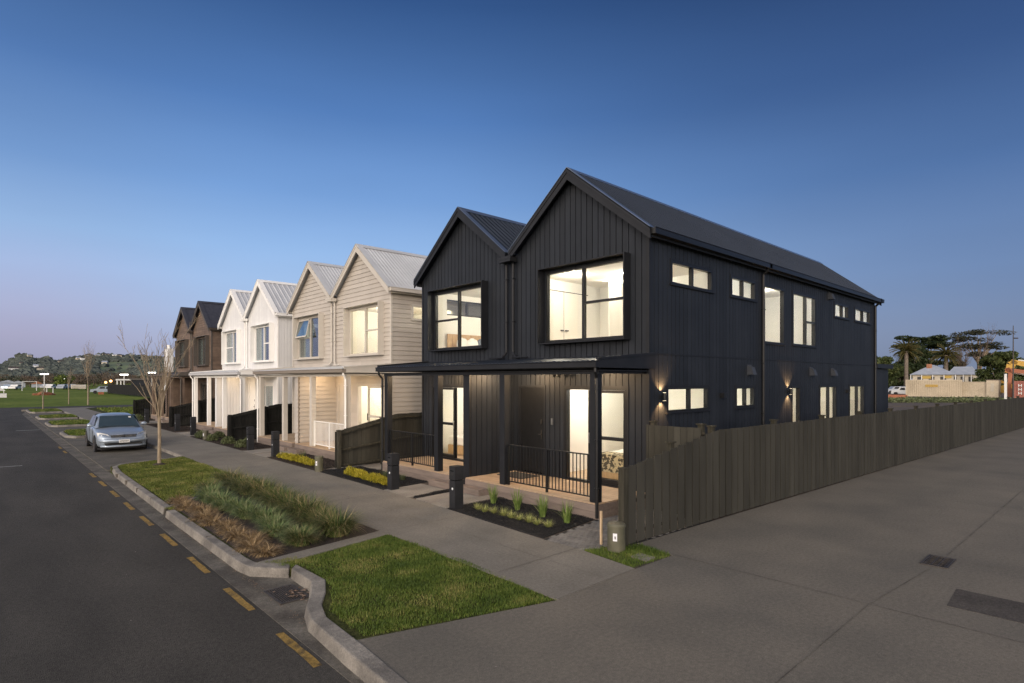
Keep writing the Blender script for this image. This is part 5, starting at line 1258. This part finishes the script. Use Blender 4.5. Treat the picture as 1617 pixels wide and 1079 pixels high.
obox(c, T, 0, 7.2, -.02, .04, 2.62, 2.76); obox(c, T, 0, 7.2, -.02, .04, .1, .25); obox(c, T, 0, .12, -.025, .05, .1, 2.765); obox(c, T, 7.08, 7.2, -.025, .05, .1, 2.765); c.build('corrugation', M['cream_steel'], root)
c = MB(); obox(c, T, 2.6, 4.2, -.095, -.07, 1.62, 2.0); sg_ = c.build('sign_board', M['yellow_sign_and_lit_pane'], root)
c = MB()
for i in range(7): obox(c, T, 2.68+i*.21, 2.71+i*.21, -.101, -.096, 1.70, 1.92); obox(c, T, 2.71+i*.21, 2.80+i*.21, -.101, -.096, 1.86 if i % 2 else 1.70, 1.92 if i % 2 else 1.76)
c.build('sign_lettering', M['brick'], sg_)
x, y, a = toward(1516, 89, rad(-8)); T = wob(None, x, y, a); root = empty('site_shed', (x, y, 0), 'open fronted cream shed beside the corrugated container', 'shed')
c = MB(); obox(c, T, .05, 4.5, .05, 2.2, .15, 2.45); c.build('wall', M['cream_steel'], root)
c = MB(); k = 0
while k < 13: obox(c, T, .1+k*.27, .1+k*.27+.12, 0, .048, .2, 2.4); k += 1
obox(c, T, 0, 3.2, -.06, -.0, 1.15, 1.20); obox(c, T, 0, 3.2, -.05, 0, 2.4, 2.46); c.build('battens', M['cream_steel'], root)
c = MB(); obox(c, T, 3.2, 4.6, -.3, 2.4, .1, 2.7); bx_ = c.build('end_cabin', M['cream_steel'], root); c = MB(); obox(c, T, 3.1, 4.7, -.4, 2.5, 2.71, 2.80); c.build('roof', M['brown_trim'], root)
c = MB(); obox(c, T, 3.7, 4.1, -.32, -.301, 1.0, 2.2); c.build('window', M['villa_wall'], bx_)
def villa(px, dist, w, d, hw, hr, label, chim=None, hipr=.9):
    x, y, a = toward(px, dist); T = wob(None, x, y, a); root = empty('villa', (x, y, 0), label, 'house'); c = MB(); obox(c, T, 0, w, 0, d, 0, hw); c.build('wall', M['villa_wall'], root)
    r = MB(); e = .6; A = [T(-e,-e,hw), T(w+e,-e,hw), T(w+e,d+e,hw), T(-e,d+e,hw), T(w*.5-(w*.5*(1-hipr)),d*.5,hr), T(w*.5+(w*.5*(1-hipr)),d*.5,hr)]
    r.add(A, [(0,1,5,4), (1,2,5), (2,3,4,5), (3,0,4), (3,2,1,0)]); r.build('roof', M['villa_roof'], root)
    for i in range(3):
        q = MB(); u = w*(.12+.28*i); obox(q, T, u, u+w*.14, -.06, -.01, hw*.35, hw*.88); wi = q.build('window', M['dark_win'], root)
    for i in range(5): q = MB(); u = -.4+(w+.6)*i/4; obox(q, T, u, u+.14, -.5, -.36, 0, hw-.02); q.build('veranda_post', M['white_obj'], root)
    if chim: q = MB(); obox(q, T, chim, chim+1.0, d*.3, d*.3+.9, hw+.5, hr+.2); q.build('chimney', M['brick'], root)
    return root, T
rv, T = villa(1441, 130, 7.4, 7, 3.9, 6.1, 'low villa with pale hipped iron roof and brick chimney behind the container', 2.6)
q = MB(); obox(q, T, 1.6, 3.4, -.10, -.065, 3.0, 3.6); obox(q, T, 5.6, 7.0, -.10, -.065, 3.1, 3.7); q.build('painted_lit_window', M['yellow_sign_and_lit_pane'], rv)  # lit look of these panes is painted flat yellow, nothing glows
villa(1499, 140, 5.4, 7, 4.0, 6.0, 'low wing with pale iron roof right of the hipped villa', None, .35)
# white utility vehicle far off
def far_car(px, dist, label, body='white_obj', L=4.6, cat='car', extra=0, zg=0, grp=None):
    x, y, a = toward(px, dist, extra); T = wob(None, x, y, a); root = empty('far_car', (x, y, zg), label, cat, grp); c = MB()
    P = [(0,.35),(.05,.85),(L*.24,.98),(L*.34,1.45),(L*.82,1.48),(L*.95,1.0),(L,.9),(L,.35)]
    c.slab([T(p[0], 0, zg+p[1]) for p in P], Vector(T(0, 1.75, 0))-Vector(T(0, 0, 0))); c.build('body', M[body], root)
    w = MB()
    for (s0, s1) in ((.34,.56),(.58,.80)): w.slab([T(L*s0, -.02, zg+1.0), T(L*s1, -.02, zg+1.0), T(L*s1-.05, -.02, zg+1.38), T(L*s0+.18, -.02, zg+1.38)], Vector(T(0, .03, 0))-Vector(T(0, 0, 0)))
    w.build('side_windows', M['dark_win'], root)
    for u in (.19, .80):
        q = MB(); c0, c1 = Vector(T(L*u, -.05, zg+.33)), Vector(T(L*u, .2, zg+.33)); q.tube([c0, c1], .33, 14); q.build('wheel', M['tyre'], root)
    return root
far_car(1407, 100, 'white four wheel drive parked on the site left of the container', L=3.7, cat='car', extra=rad(-10))
far_car(1399, 112, 'pale green van parked behind the white four wheel drive', 'villa_roof', L=4.2, extra=rad(20))
x, y, a = toward(1402, 78); T = wob(None, x, y, a); q = MB(); obox(q, T, 0, 2.2, 0, .05, .1, .75); tag(q.build('safety_netting', M['org_steel']), 'low orange safety netting by the rear wing', 'netting')
# street lamp, white post, digger arms, loader, red container
x, y = far(1600, 62); root = empty('street_lamp', (x, y, 0), 'tall thin street lamp at the right edge', 'street lamp'); q = MB(); q.tube([(x, y, -.2), (x, y, 5), (x, y, 8.6)], [.085, .06, .035], 8); q.build('pole', M['iron'], root)
ex, ey = x+RT[0]*.35, y+RT[1]*.35; q = MB(); q.tube([(x, y, 7.2), (ex, ey, 7.22)], .03, 6); q.tube([(x+RT[0]*.1, y+RT[1]*.1, 7.24), (ex+RT[0]*.15, ey+RT[1]*.15, 7.24)], .07, 6); q.build('lamp_head', M['iron'], root)
x, y = far(1588, 58); q = MB(); q.box(x-.1, x+.1, y-.1, y+.1, -.2, 3.3); q.lathe([(.12, 3.3), (.10, 3.36)], (x, y, 0), 10); tag(q.build('white_post', M['white_obj']), 'plain white post standing beyond the fence left of the street lamp', 'post')
Z_ = 1
def arm(root, pts, w, m, T):
    q = MB(); pts = [(p[0], p[1]*Z_, p[2]) for p in pts]
    for p, r in zip(pts, pts[1:]):
        P, Q = Vector((p[0], p[1])), Vector((r[0], r[1])); d = (Q-P).normalized(); nn = Vector((-d.y, d.x)); wp, wq = p[2], r[2]
        f = [(P.x-nn.x*wp, P.y-nn.y*wp), (Q.x-nn.x*wq, Q.y-nn.y*wq), (Q.x+nn.x*wq, Q.y+nn.y*wq), (P.x+nn.x*wp, P.y+nn.y*wp)]
        q.slab([T(u, 0, z) for u, z in f], Vector(T(0, w, 0))-Vector(T(0, 0, 0)))
    return q
x, y, a = toward(1592, 85); T = wob(None, x, y, a); Z_ = .76; root = empty('digger', (x, y, 0), 'orange digger with its arm raised at the right edge', 'digger')
arm(root, [(.1,1.7,.2),(.25,4.9,.25),(-.15,6.0-.1,.3)], .4, M['org_steel'], T).build('dipper_arm', M['org_steel'], root)
arm(root, [(-.3,5.6,.3),(2.2,4.9,.38),(5.2,3.4,.3)], .45, M['org_steel'], T).build('boom', M['org_steel'], root)
arm(root, [(.6,5.0,.08),(2.2,4.5,.10)], .3, M['steel'], T).build('ram', M['steel'], root); q = MB(); obox(q, T, -.1, .9, -.2, .8, .2, 1.5); q.build('bucket', M['org_steel'], root)
q = MB(); obox(q, T, 4.2, 6.6, -.6, 1.4, 1.0, 3.4); q.build('cab', M['org_steel'], root); q = MB(); obox(q, T, 3.6, 7.2, -.8, 1.6, 0, .95); q.build('tracks', M['iron'], root)
x, y, a = toward(1593, 97); T = wob(None, x, y, a); Z_ = .80; root = empty('digger', (x, y, 0), 'yellow digger arm reaching over behind the orange digger', 'digger')
arm(root, [(-.1,4.9,.4),(.3,6.6,.6),(.9,7.4,.35)], .5, M['yel_steel'], T).build('dipper_arm', M['yel_steel'], root)
arm(root, [(.3,7.3,.35),(3.4,6.2,.45),(6.5,4.6,.4)], .5, M['yel_steel'], T).build('boom', M['yel_steel'], root); arm(root, [(1.2,7.6,.09),(4.0,6.9,.1)], .3, M['steel'], T).build('ram', M['steel'], root)
q = MB(); obox(q, T, 5.5, 8, -.6, 1.4, .9, 3.4); q.build('cab', M['yel_steel'], root); q = MB(); obox(q, T, 5, 9, -.8, 1.6, 0, .9); q.build('tracks', M['iron'], root)
Z_ = 1; x, y, a = toward(1566, 88); T = wob(None, x, y, a); root = empty('loader', (x, y, 0), 'yellow wheeled loader between the cream shed and the white post', 'loader')
q = MB(); q.slab([T(.2,0,.8), T(3.2,0,.7), T(3.2,0,1.5), T(1.6,0,2.0), T(.3,0,1.6)], Vector(T(0,1.6,0))-Vector(T(0,0,0))); q.build('body', M['yel_steel'], root)
arm(root, [(.9,2.6,.16),(2.2,2.0,.18),(3.2,1.2,.2)], .4, M['yel_steel'], T).build('lift_arm', M['yel_steel'], root)
for u in (.5, 2.7): q = MB(); q.tube([T(u,-.1,.7), T(u,.4,.7)], .62, 16); q.build('wheel', M['tyre'], root)
x, y, a = toward(1600, 82, rad(3)); T = wob(None, x, y, a); root = empty('red_container', (x, y, 0), 'faded red shipping container with white lettering cut by the right edge', 'container')
q = MB(); obox(q, T, 0, 6, .06, 2.4, .1, 2.55); q.build('shell', M['red_steel'], root); q = MB()
for k in range(20): obox(q, T, .1+k*.29, .24+k*.29, 0, .058, .2, 2.45)
obox(q, T, 0, 6, -.01, .05, 2.45, 2.58); q.build('corrugation', M['red_steel'], root); q = MB()
for k in range(3): obox(q, T, .55, .62, -.02, -.011, 1.75-k*.55, 2.15-k*.55); obox(q, T, .85, .92, -.02, -.011, 1.75-k*.55, 2.15-k*.55); obox(q, T, .62, .85, -.02, -.011, 1.92-k*.55, 1.98-k*.55)
q.build('white_lettering', M['white_obj'], root)

# ---------------------------------------------------------------- the sports field side
def floodlight(px, d, h, label, w=1.6):
    x, y = far(px, d); root = empty('floodlight', (x, y, -.1), label, 'floodlight'); q = MB(); q.tube([(x, y, -.2), (x, y, h)], [.10, .07], 8); q.build('pole', M['white_obj'], root)
    q = MB(); q.box(-.01, .01, -.01, .01, 0, .01) if False else None
    c0 = Vector((x-RT[0]*w/2, y-RT[1]*w/2, h)); c1 = Vector((x+RT[0]*w/2, y+RT[1]*w/2, h)); q.tube([c0, c1], .10, 8); q.build('lamp_bank', M['ball_light'], root)
floodlight(70, 115, 3.9, 'lit floodlight on a tall pole at the left of the sports field'); floodlight(196, 116, 3.8, 'lit floodlight above the white rendered building', 1.6); floodlight(240, 112, 4.15, 'lit floodlight above the end of the black fence', 1.4)
def far_lamp(px, d, h, label, m='amber', r=.45):
    x, y = far(px, d); root = empty('street_lamp', (x, y, -.1), label, 'street lamp', 'small lit lamps beyond the sports field'); q = MB(); q.tube([(x, y, -.2), (x, y, h)], .09, 6); q.build('pole', M['bark2'], root); q = MB(); q.blob((x, y, h), r, (1,1,1), 1, 0, 2); q.build('lamp_head', M[m], root, smooth=True)
for px, py, d, m in ((101,599,230,'ball_light'),(101,617.5,230,'ball_light'),(175,602,230,'amber'),(167,604,240,'amber'),(162,615,220,'amber'),(14,609,240,'ball_light'),(227,610,200,'amber')):
    far_lamp(px, d, EYE+(600-py)/908*d, 'small glowing lamp among the brown trees beyond the field', m)
# goals, white shelters, mound, parked cars on the field edge
def goal(px, d, w, h, label):
    x, y, a = toward(px, d); T = wob(None, x, y, a); root = empty('goal', (x, y, -.1), label, 'goal', None); q = MB(); q.tube([T(0,0,-.1), T(0,0,h), T(w,0,h), T(w,0,-.1)], .10, 6); q.build('goal_frame', M['white_obj'], root)
goal(35, 150, 2.9, 2.3, 'white football goal on the left of the field'); goal(74, 118, 1.0, 1.1, 'small white goal beside the red earth mound')
x, y = far(70, 110); q = MB(); q.blob((x, y, -.15), 1, (1.7, 1.7, .55), 4, .18, 3); tag(q.build('earth_mound', M['clay']), 'red earth mound at the foot of the floodlight', 'mound')
for i, (px, d, L, m) in enumerate(((15,170,4.5,'car_paint'),(27,165,4.5,'white_obj'),(76,185,4.6,'villa_roof'),(84,180,4.5,'white_obj'),(103,170,4.6,'villa_roof'),(111,175,4.6,'car_paint'),(121,180,4.6,'villa_roof'),(139,160,4.5,'villa_wall'),(129,165,4.5,'villa_wall'))):
    far_car(px-3, d, 'parked car in the row along the far edge of the field', m, L, zg=-.1, grp='cars parked along the far edge of the field', extra=rad(62+4*i))
far_car(142, 118, 'blue grey car parked on the grass near the black fence', 'car_paint', 4.5, zg=-.1); far_car(151, 122, 'dark car parked on the grass beside the blue grey car', 'car_black', 4.2, zg=-.1)
x, y, a = toward(155, 112); T = wob(None, x, y, a); q = MB(); obox(q, T, 0, .9, 0, .5, -.1, .35); tag(q.build('orange_crate', M['org_steel']), 'orange crate on the grass by the parked cars', 'crate')
x, y, a = toward(0, 92); T = wob(None, x, y, a); root = empty('white_stall', (x, y, -.1), 'small white and red tent stall at the left edge of the field', 'tent'); q = MB(); obox(q, T, -.4, .8, 0, 1, -.1, .55); q.build('box', M['white_obj'], root)
q = MB(); q.slab([T(-.6,0,1.0), T(.1,0,1.5), T(.7,0,1.0)], (0, 1, 0)); obox(q, T, -.5, -.4, 0, .1, .5, 1.0); obox(q, T, .4, .5, 0, .1, .5, 1.0); q.build('canopy', M['white_obj'], root)
for (px, d, w, h, m, lb) in ((2,220,4,1.7,'villa_wall','cream clubrooms at the far left beyond the field'),(18,215,4,1.4,'villa_wall','low cream shed right of the cream clubrooms'),(53,215,2.5,1.2,'brick','small red roofed shed beyond the field')):
    x, y, a = toward(px, d); T = wob(None, x, y, a); root = empty('far_building', (x, y, -.1), lb, 'building'); q = MB(); obox(q, T, -w/4, w, 0, 5, -.1, h); q.build('wall', M['villa_roof'], root)
    q = MB(); q.slab([T(-w/4-.3,-.3,h), T(w/2,-.3,h+1.0), T(w+.3,-.3,h)], Vector(T(0,5.6,0))-Vector(T(0,0,0))); q.build('roof', M['villa_roof'] if m != 'brick' else M['brick'], root)
# black fence, white rendered building, chimney stack
fx0, fy0 = far(170, 118); fx1, fy1 = far(262, 84)
fence_run('black_site_fence', (fx0, fy0), (fx1, fy1), lambda s: 1.85, -1, M['fence_black'], M['fence_black'], 'long black fence across the empty grass lot', .3, posts=[.2, 10, 20, 30], cover=False, rails=False)
x, y, a = toward(184, 150); T = wob(None, x, y, a); root = empty('pavilion', (x, y, 0), 'low white rendered pavilion behind the black fence', 'building')
q = MB(); obox(q, T, 3.6, 6.2, 0, 5, 0, 2.6); q.build('wall', M['white_obj'], root); q = MB(); obox(q, T, -.2, 6.3, -.2, 5.2, 2.6, 2.95); q.build('roof', M['white_obj'], root)
for u in (0, .8): q = MB(); obox(q, T, u, u+.25, 0, .25, 0, 2.59); q.build('post', M['white_obj'], root)
q = MB(); obox(q, T, 4.3, 5.6, -.03, -.005, 1.2, 2.1); q.build('window', M['dark_win'], root)
x, y, a = toward(207, 118); T = wob(None, x, y, a); root = empty('dark_building', (x, y, 0), 'dark flat roofed building behind the bare tree', 'building'); q = MB(); obox(q, T, 0, 6, 0, 5, 0, 2.75); q.build('wall', M['black_clad'], root); q = MB(); obox(q, T, -.3, 6.4, -.3, 5.3, 2.76, 3.1); q.build('roof', M['brown_trim'], root)
root = empty('rendered_chimney', (10.6, 50.6, 0), 'white rendered chimney stack rising past the brown house', 'chimney'); q = MB(); q.box(10.5, 10.9, 50.0, 51.0, 0, 5.15); q.build('stack', M['white_clad'], root); q = MB(); q.lathe([(.14, 0), (.14, .28)], (10.7, 50.5, 5.15), 10); q.build('flue', M['white_trim'], root)
q = MB(); q.blob((9.5, 52.5, .0), .07, (1.6, 1, .5), 3, .2, 2); q.blob((9.8, 52.3, .0), .06, (1.4, 1, .5), 5, .2, 2); tag(q.build('plastic_scrap', M['white_obj']), 'scrap of white plastic lying on the empty grass lot', 'litter')
# belts of winter trees behind the field
for i in range(44):
    px = -25+i*6.6+random.uniform(-2, 2); d = random.uniform(225, 275); h = random.uniform(4.2, 6.2)*(1 if px > 60 else .9)
    if px > 115: h *= 1.12
    x, y = far(px, d); root = empty('winter_tree', (x, y, -.1), 'brown leafless tree in the belt behind the sports field', 'tree', 'brown trees behind the sports field')
    V = [leaf_cloud((x, y, h*.52), (3.2, 3.2, h*.48), 380, .24)]; t = MB(); t.tube([(x, y, -.3), (x, y, h*.8)], [.22, .05], 6)
    for k in range(6):
        a_ = k*1.05; t.tube([(x, y, h*.2+k*.2), (x+math.cos(a_)*2, y+math.sin(a_)*2, h*.55+k*.2), (x+math.cos(a_)*2.6, y+math.sin(a_)*2.6, h*.9)], [.10, .06, .02], 4, False)
    t.build('trunk', M['bark2'], root)
    leafm = M['autumn'] if random.random() < .72 else M['dark_leaf']
    tri_mesh('crown', np.concatenate(V)-np.array([x, y, -.1]), leafm, root)
tree('willow', 97, 215, 4.2, 7, 'yellow green willow in front of the brown tree belt', 'grass', clumps=14, per=260, s=.25, base=.05, seed=77)

# ---------------------------------------------------------------- hills
SK = [(-60,566),(-20,572),(0,577),(10,573),(20,569),(32,563),(45,562),(57,568),(75,566),(95,571),(110,566),(125,562),(145,560),(165,559),(185,560),(200,561),(225,562),(260,563),(300,566),(360,572),(420,580),(520,590)]
def sky_y(px):
    for (a, b), (c, d) in zip(SK, SK[1:]):
        if a <= px <= c: return b+(d-b)*(px-a)/(c-a)
    return SK[0][1] if px < SK[0][0] else SK[-1][1]
D0, D1_ = 520, 1500
def hz_(px, t):      # height of the hillside at fraction t of the way back
    hh = (603-sky_y(px))/908*D1_*.93; return hh*(t**1.25)+5*math.sin(px*.05+t*5)*t*(1-t)*2
q = MB(); NX, NT = 120, 26
for i in range(NX+1):
    px = -60+580*i/NX
    for j in range(NT+1):
        t = j/NT; x, y = far(px, D0+(D1_-D0)*t); q.v.append((x, y, -1+hz_(px, t)))
    x, y = far(px, D1_+400); q.v.append((x, y, -3))
for i in range(NX):
    for j in range(NT+1): k = i*(NT+2)+j; q.f.append((k, k+NT+2, k+NT+3, k+1))
st('hills', q, M['hill'], smooth=True)
import bmesh
bm_ = bmesh.new(); bmesh.ops.create_icosphere(bm_, subdivisions=1, radius=1); ico = np.array([v.co[:] for v in bm_.verts]); icf = np.array([[v.index for v in f.verts] for f in bm_.faces]); bm_.free()
def open_field(px, t): return (156 < px < 240 and .25 < t < .66 and not (205 < px and t < .42)) or (112 < px < 150 and .72 < t < .84) or (205 < px < 300 and .62 < t < .72)
V = []
for i in range(6500):
    px = random.uniform(-58, 420); t = random.uniform(0, 1.0)**.8
    if open_field(px, t) and random.random() < .95: continue
    dd = D0+(D1_-D0)*t; x, y = far(px, dd); s = random.uniform(3.2, 7)*(.7+.5*t); hh = s*random.uniform(.6, .9)
    if t > .93 and random.random() < .6: continue
    v = ico*np.array([s, s, hh])*rng.uniform(.75, 1.25, (len(ico), 1))+np.array([x, y, -1+hz_(px, t)+hh*.3]); V.append(v[icf])
for px, n, s0 in ((38, 22, 7), (75, 5, 7), (105, 4, 7), (160, 5, 6), (22, 4, 8), (8, 4, 8), (206, 5, 7)):
    for k in range(n):
        x, y = far(px+random.uniform(-11, 11) if n > 10 else px+random.uniform(-5, 5), D1_*.97); v = ico*np.array([s0, s0, s0])*rng.uniform(.75, 1.25, (len(ico), 1))+np.array([x, y, -1+hz_(px, .97)+random.uniform(0, 5 if n > 10 else 3)]); V.append(v[icf])
V = np.concatenate(V)
o = tri_mesh('hillside_woods', V, M['hillwood']); tag(o, 'dark continuous bush covering the distant hillside', 'woods', kind='stuff')
for i, (px, t, w) in enumerate(((14,.35,16),(44,.95,12),(58,.42,12),(52,.50,10),(92,.78,14),(121,.83,14),(136,.93,16),(150,.88,14),(163,.90,18),(177,.86,14),(185,.84,12),(160,.55,12),(128,.80,10),(205,.95,14),(222,.93,12),(93,.97,10),(30,.6,8))):
    dd = D0+(D1_-D0)*t-6; x, y, a = toward(px, dd, rad(random.uniform(-25, 25))); T = wob(None, x, y, a); z0 = hz_(px, t)+2.5; root = empty('hillside_house', (x, y, z0), 'small pale house among the trees on the distant hillside', 'house', 'pale houses scattered over the hillside')
    w *= .75; h = 3.2; q = MB(); obox(q, T, 0, w, 0, 8, z0-5, z0+h); q.build('wall', M['villa_wall'] if i % 3 else M['white_obj'], root)
    q = MB(); q.slab([T(0,-.5,z0+h), T(0,4,z0+h+2.6), T(0,8.5,z0+h)], Vector(T(w,0,0))-Vector(T(0,0,0))); q.build('roof', M['villa_roof'] if i % 2 else M['brown_trim'], root)
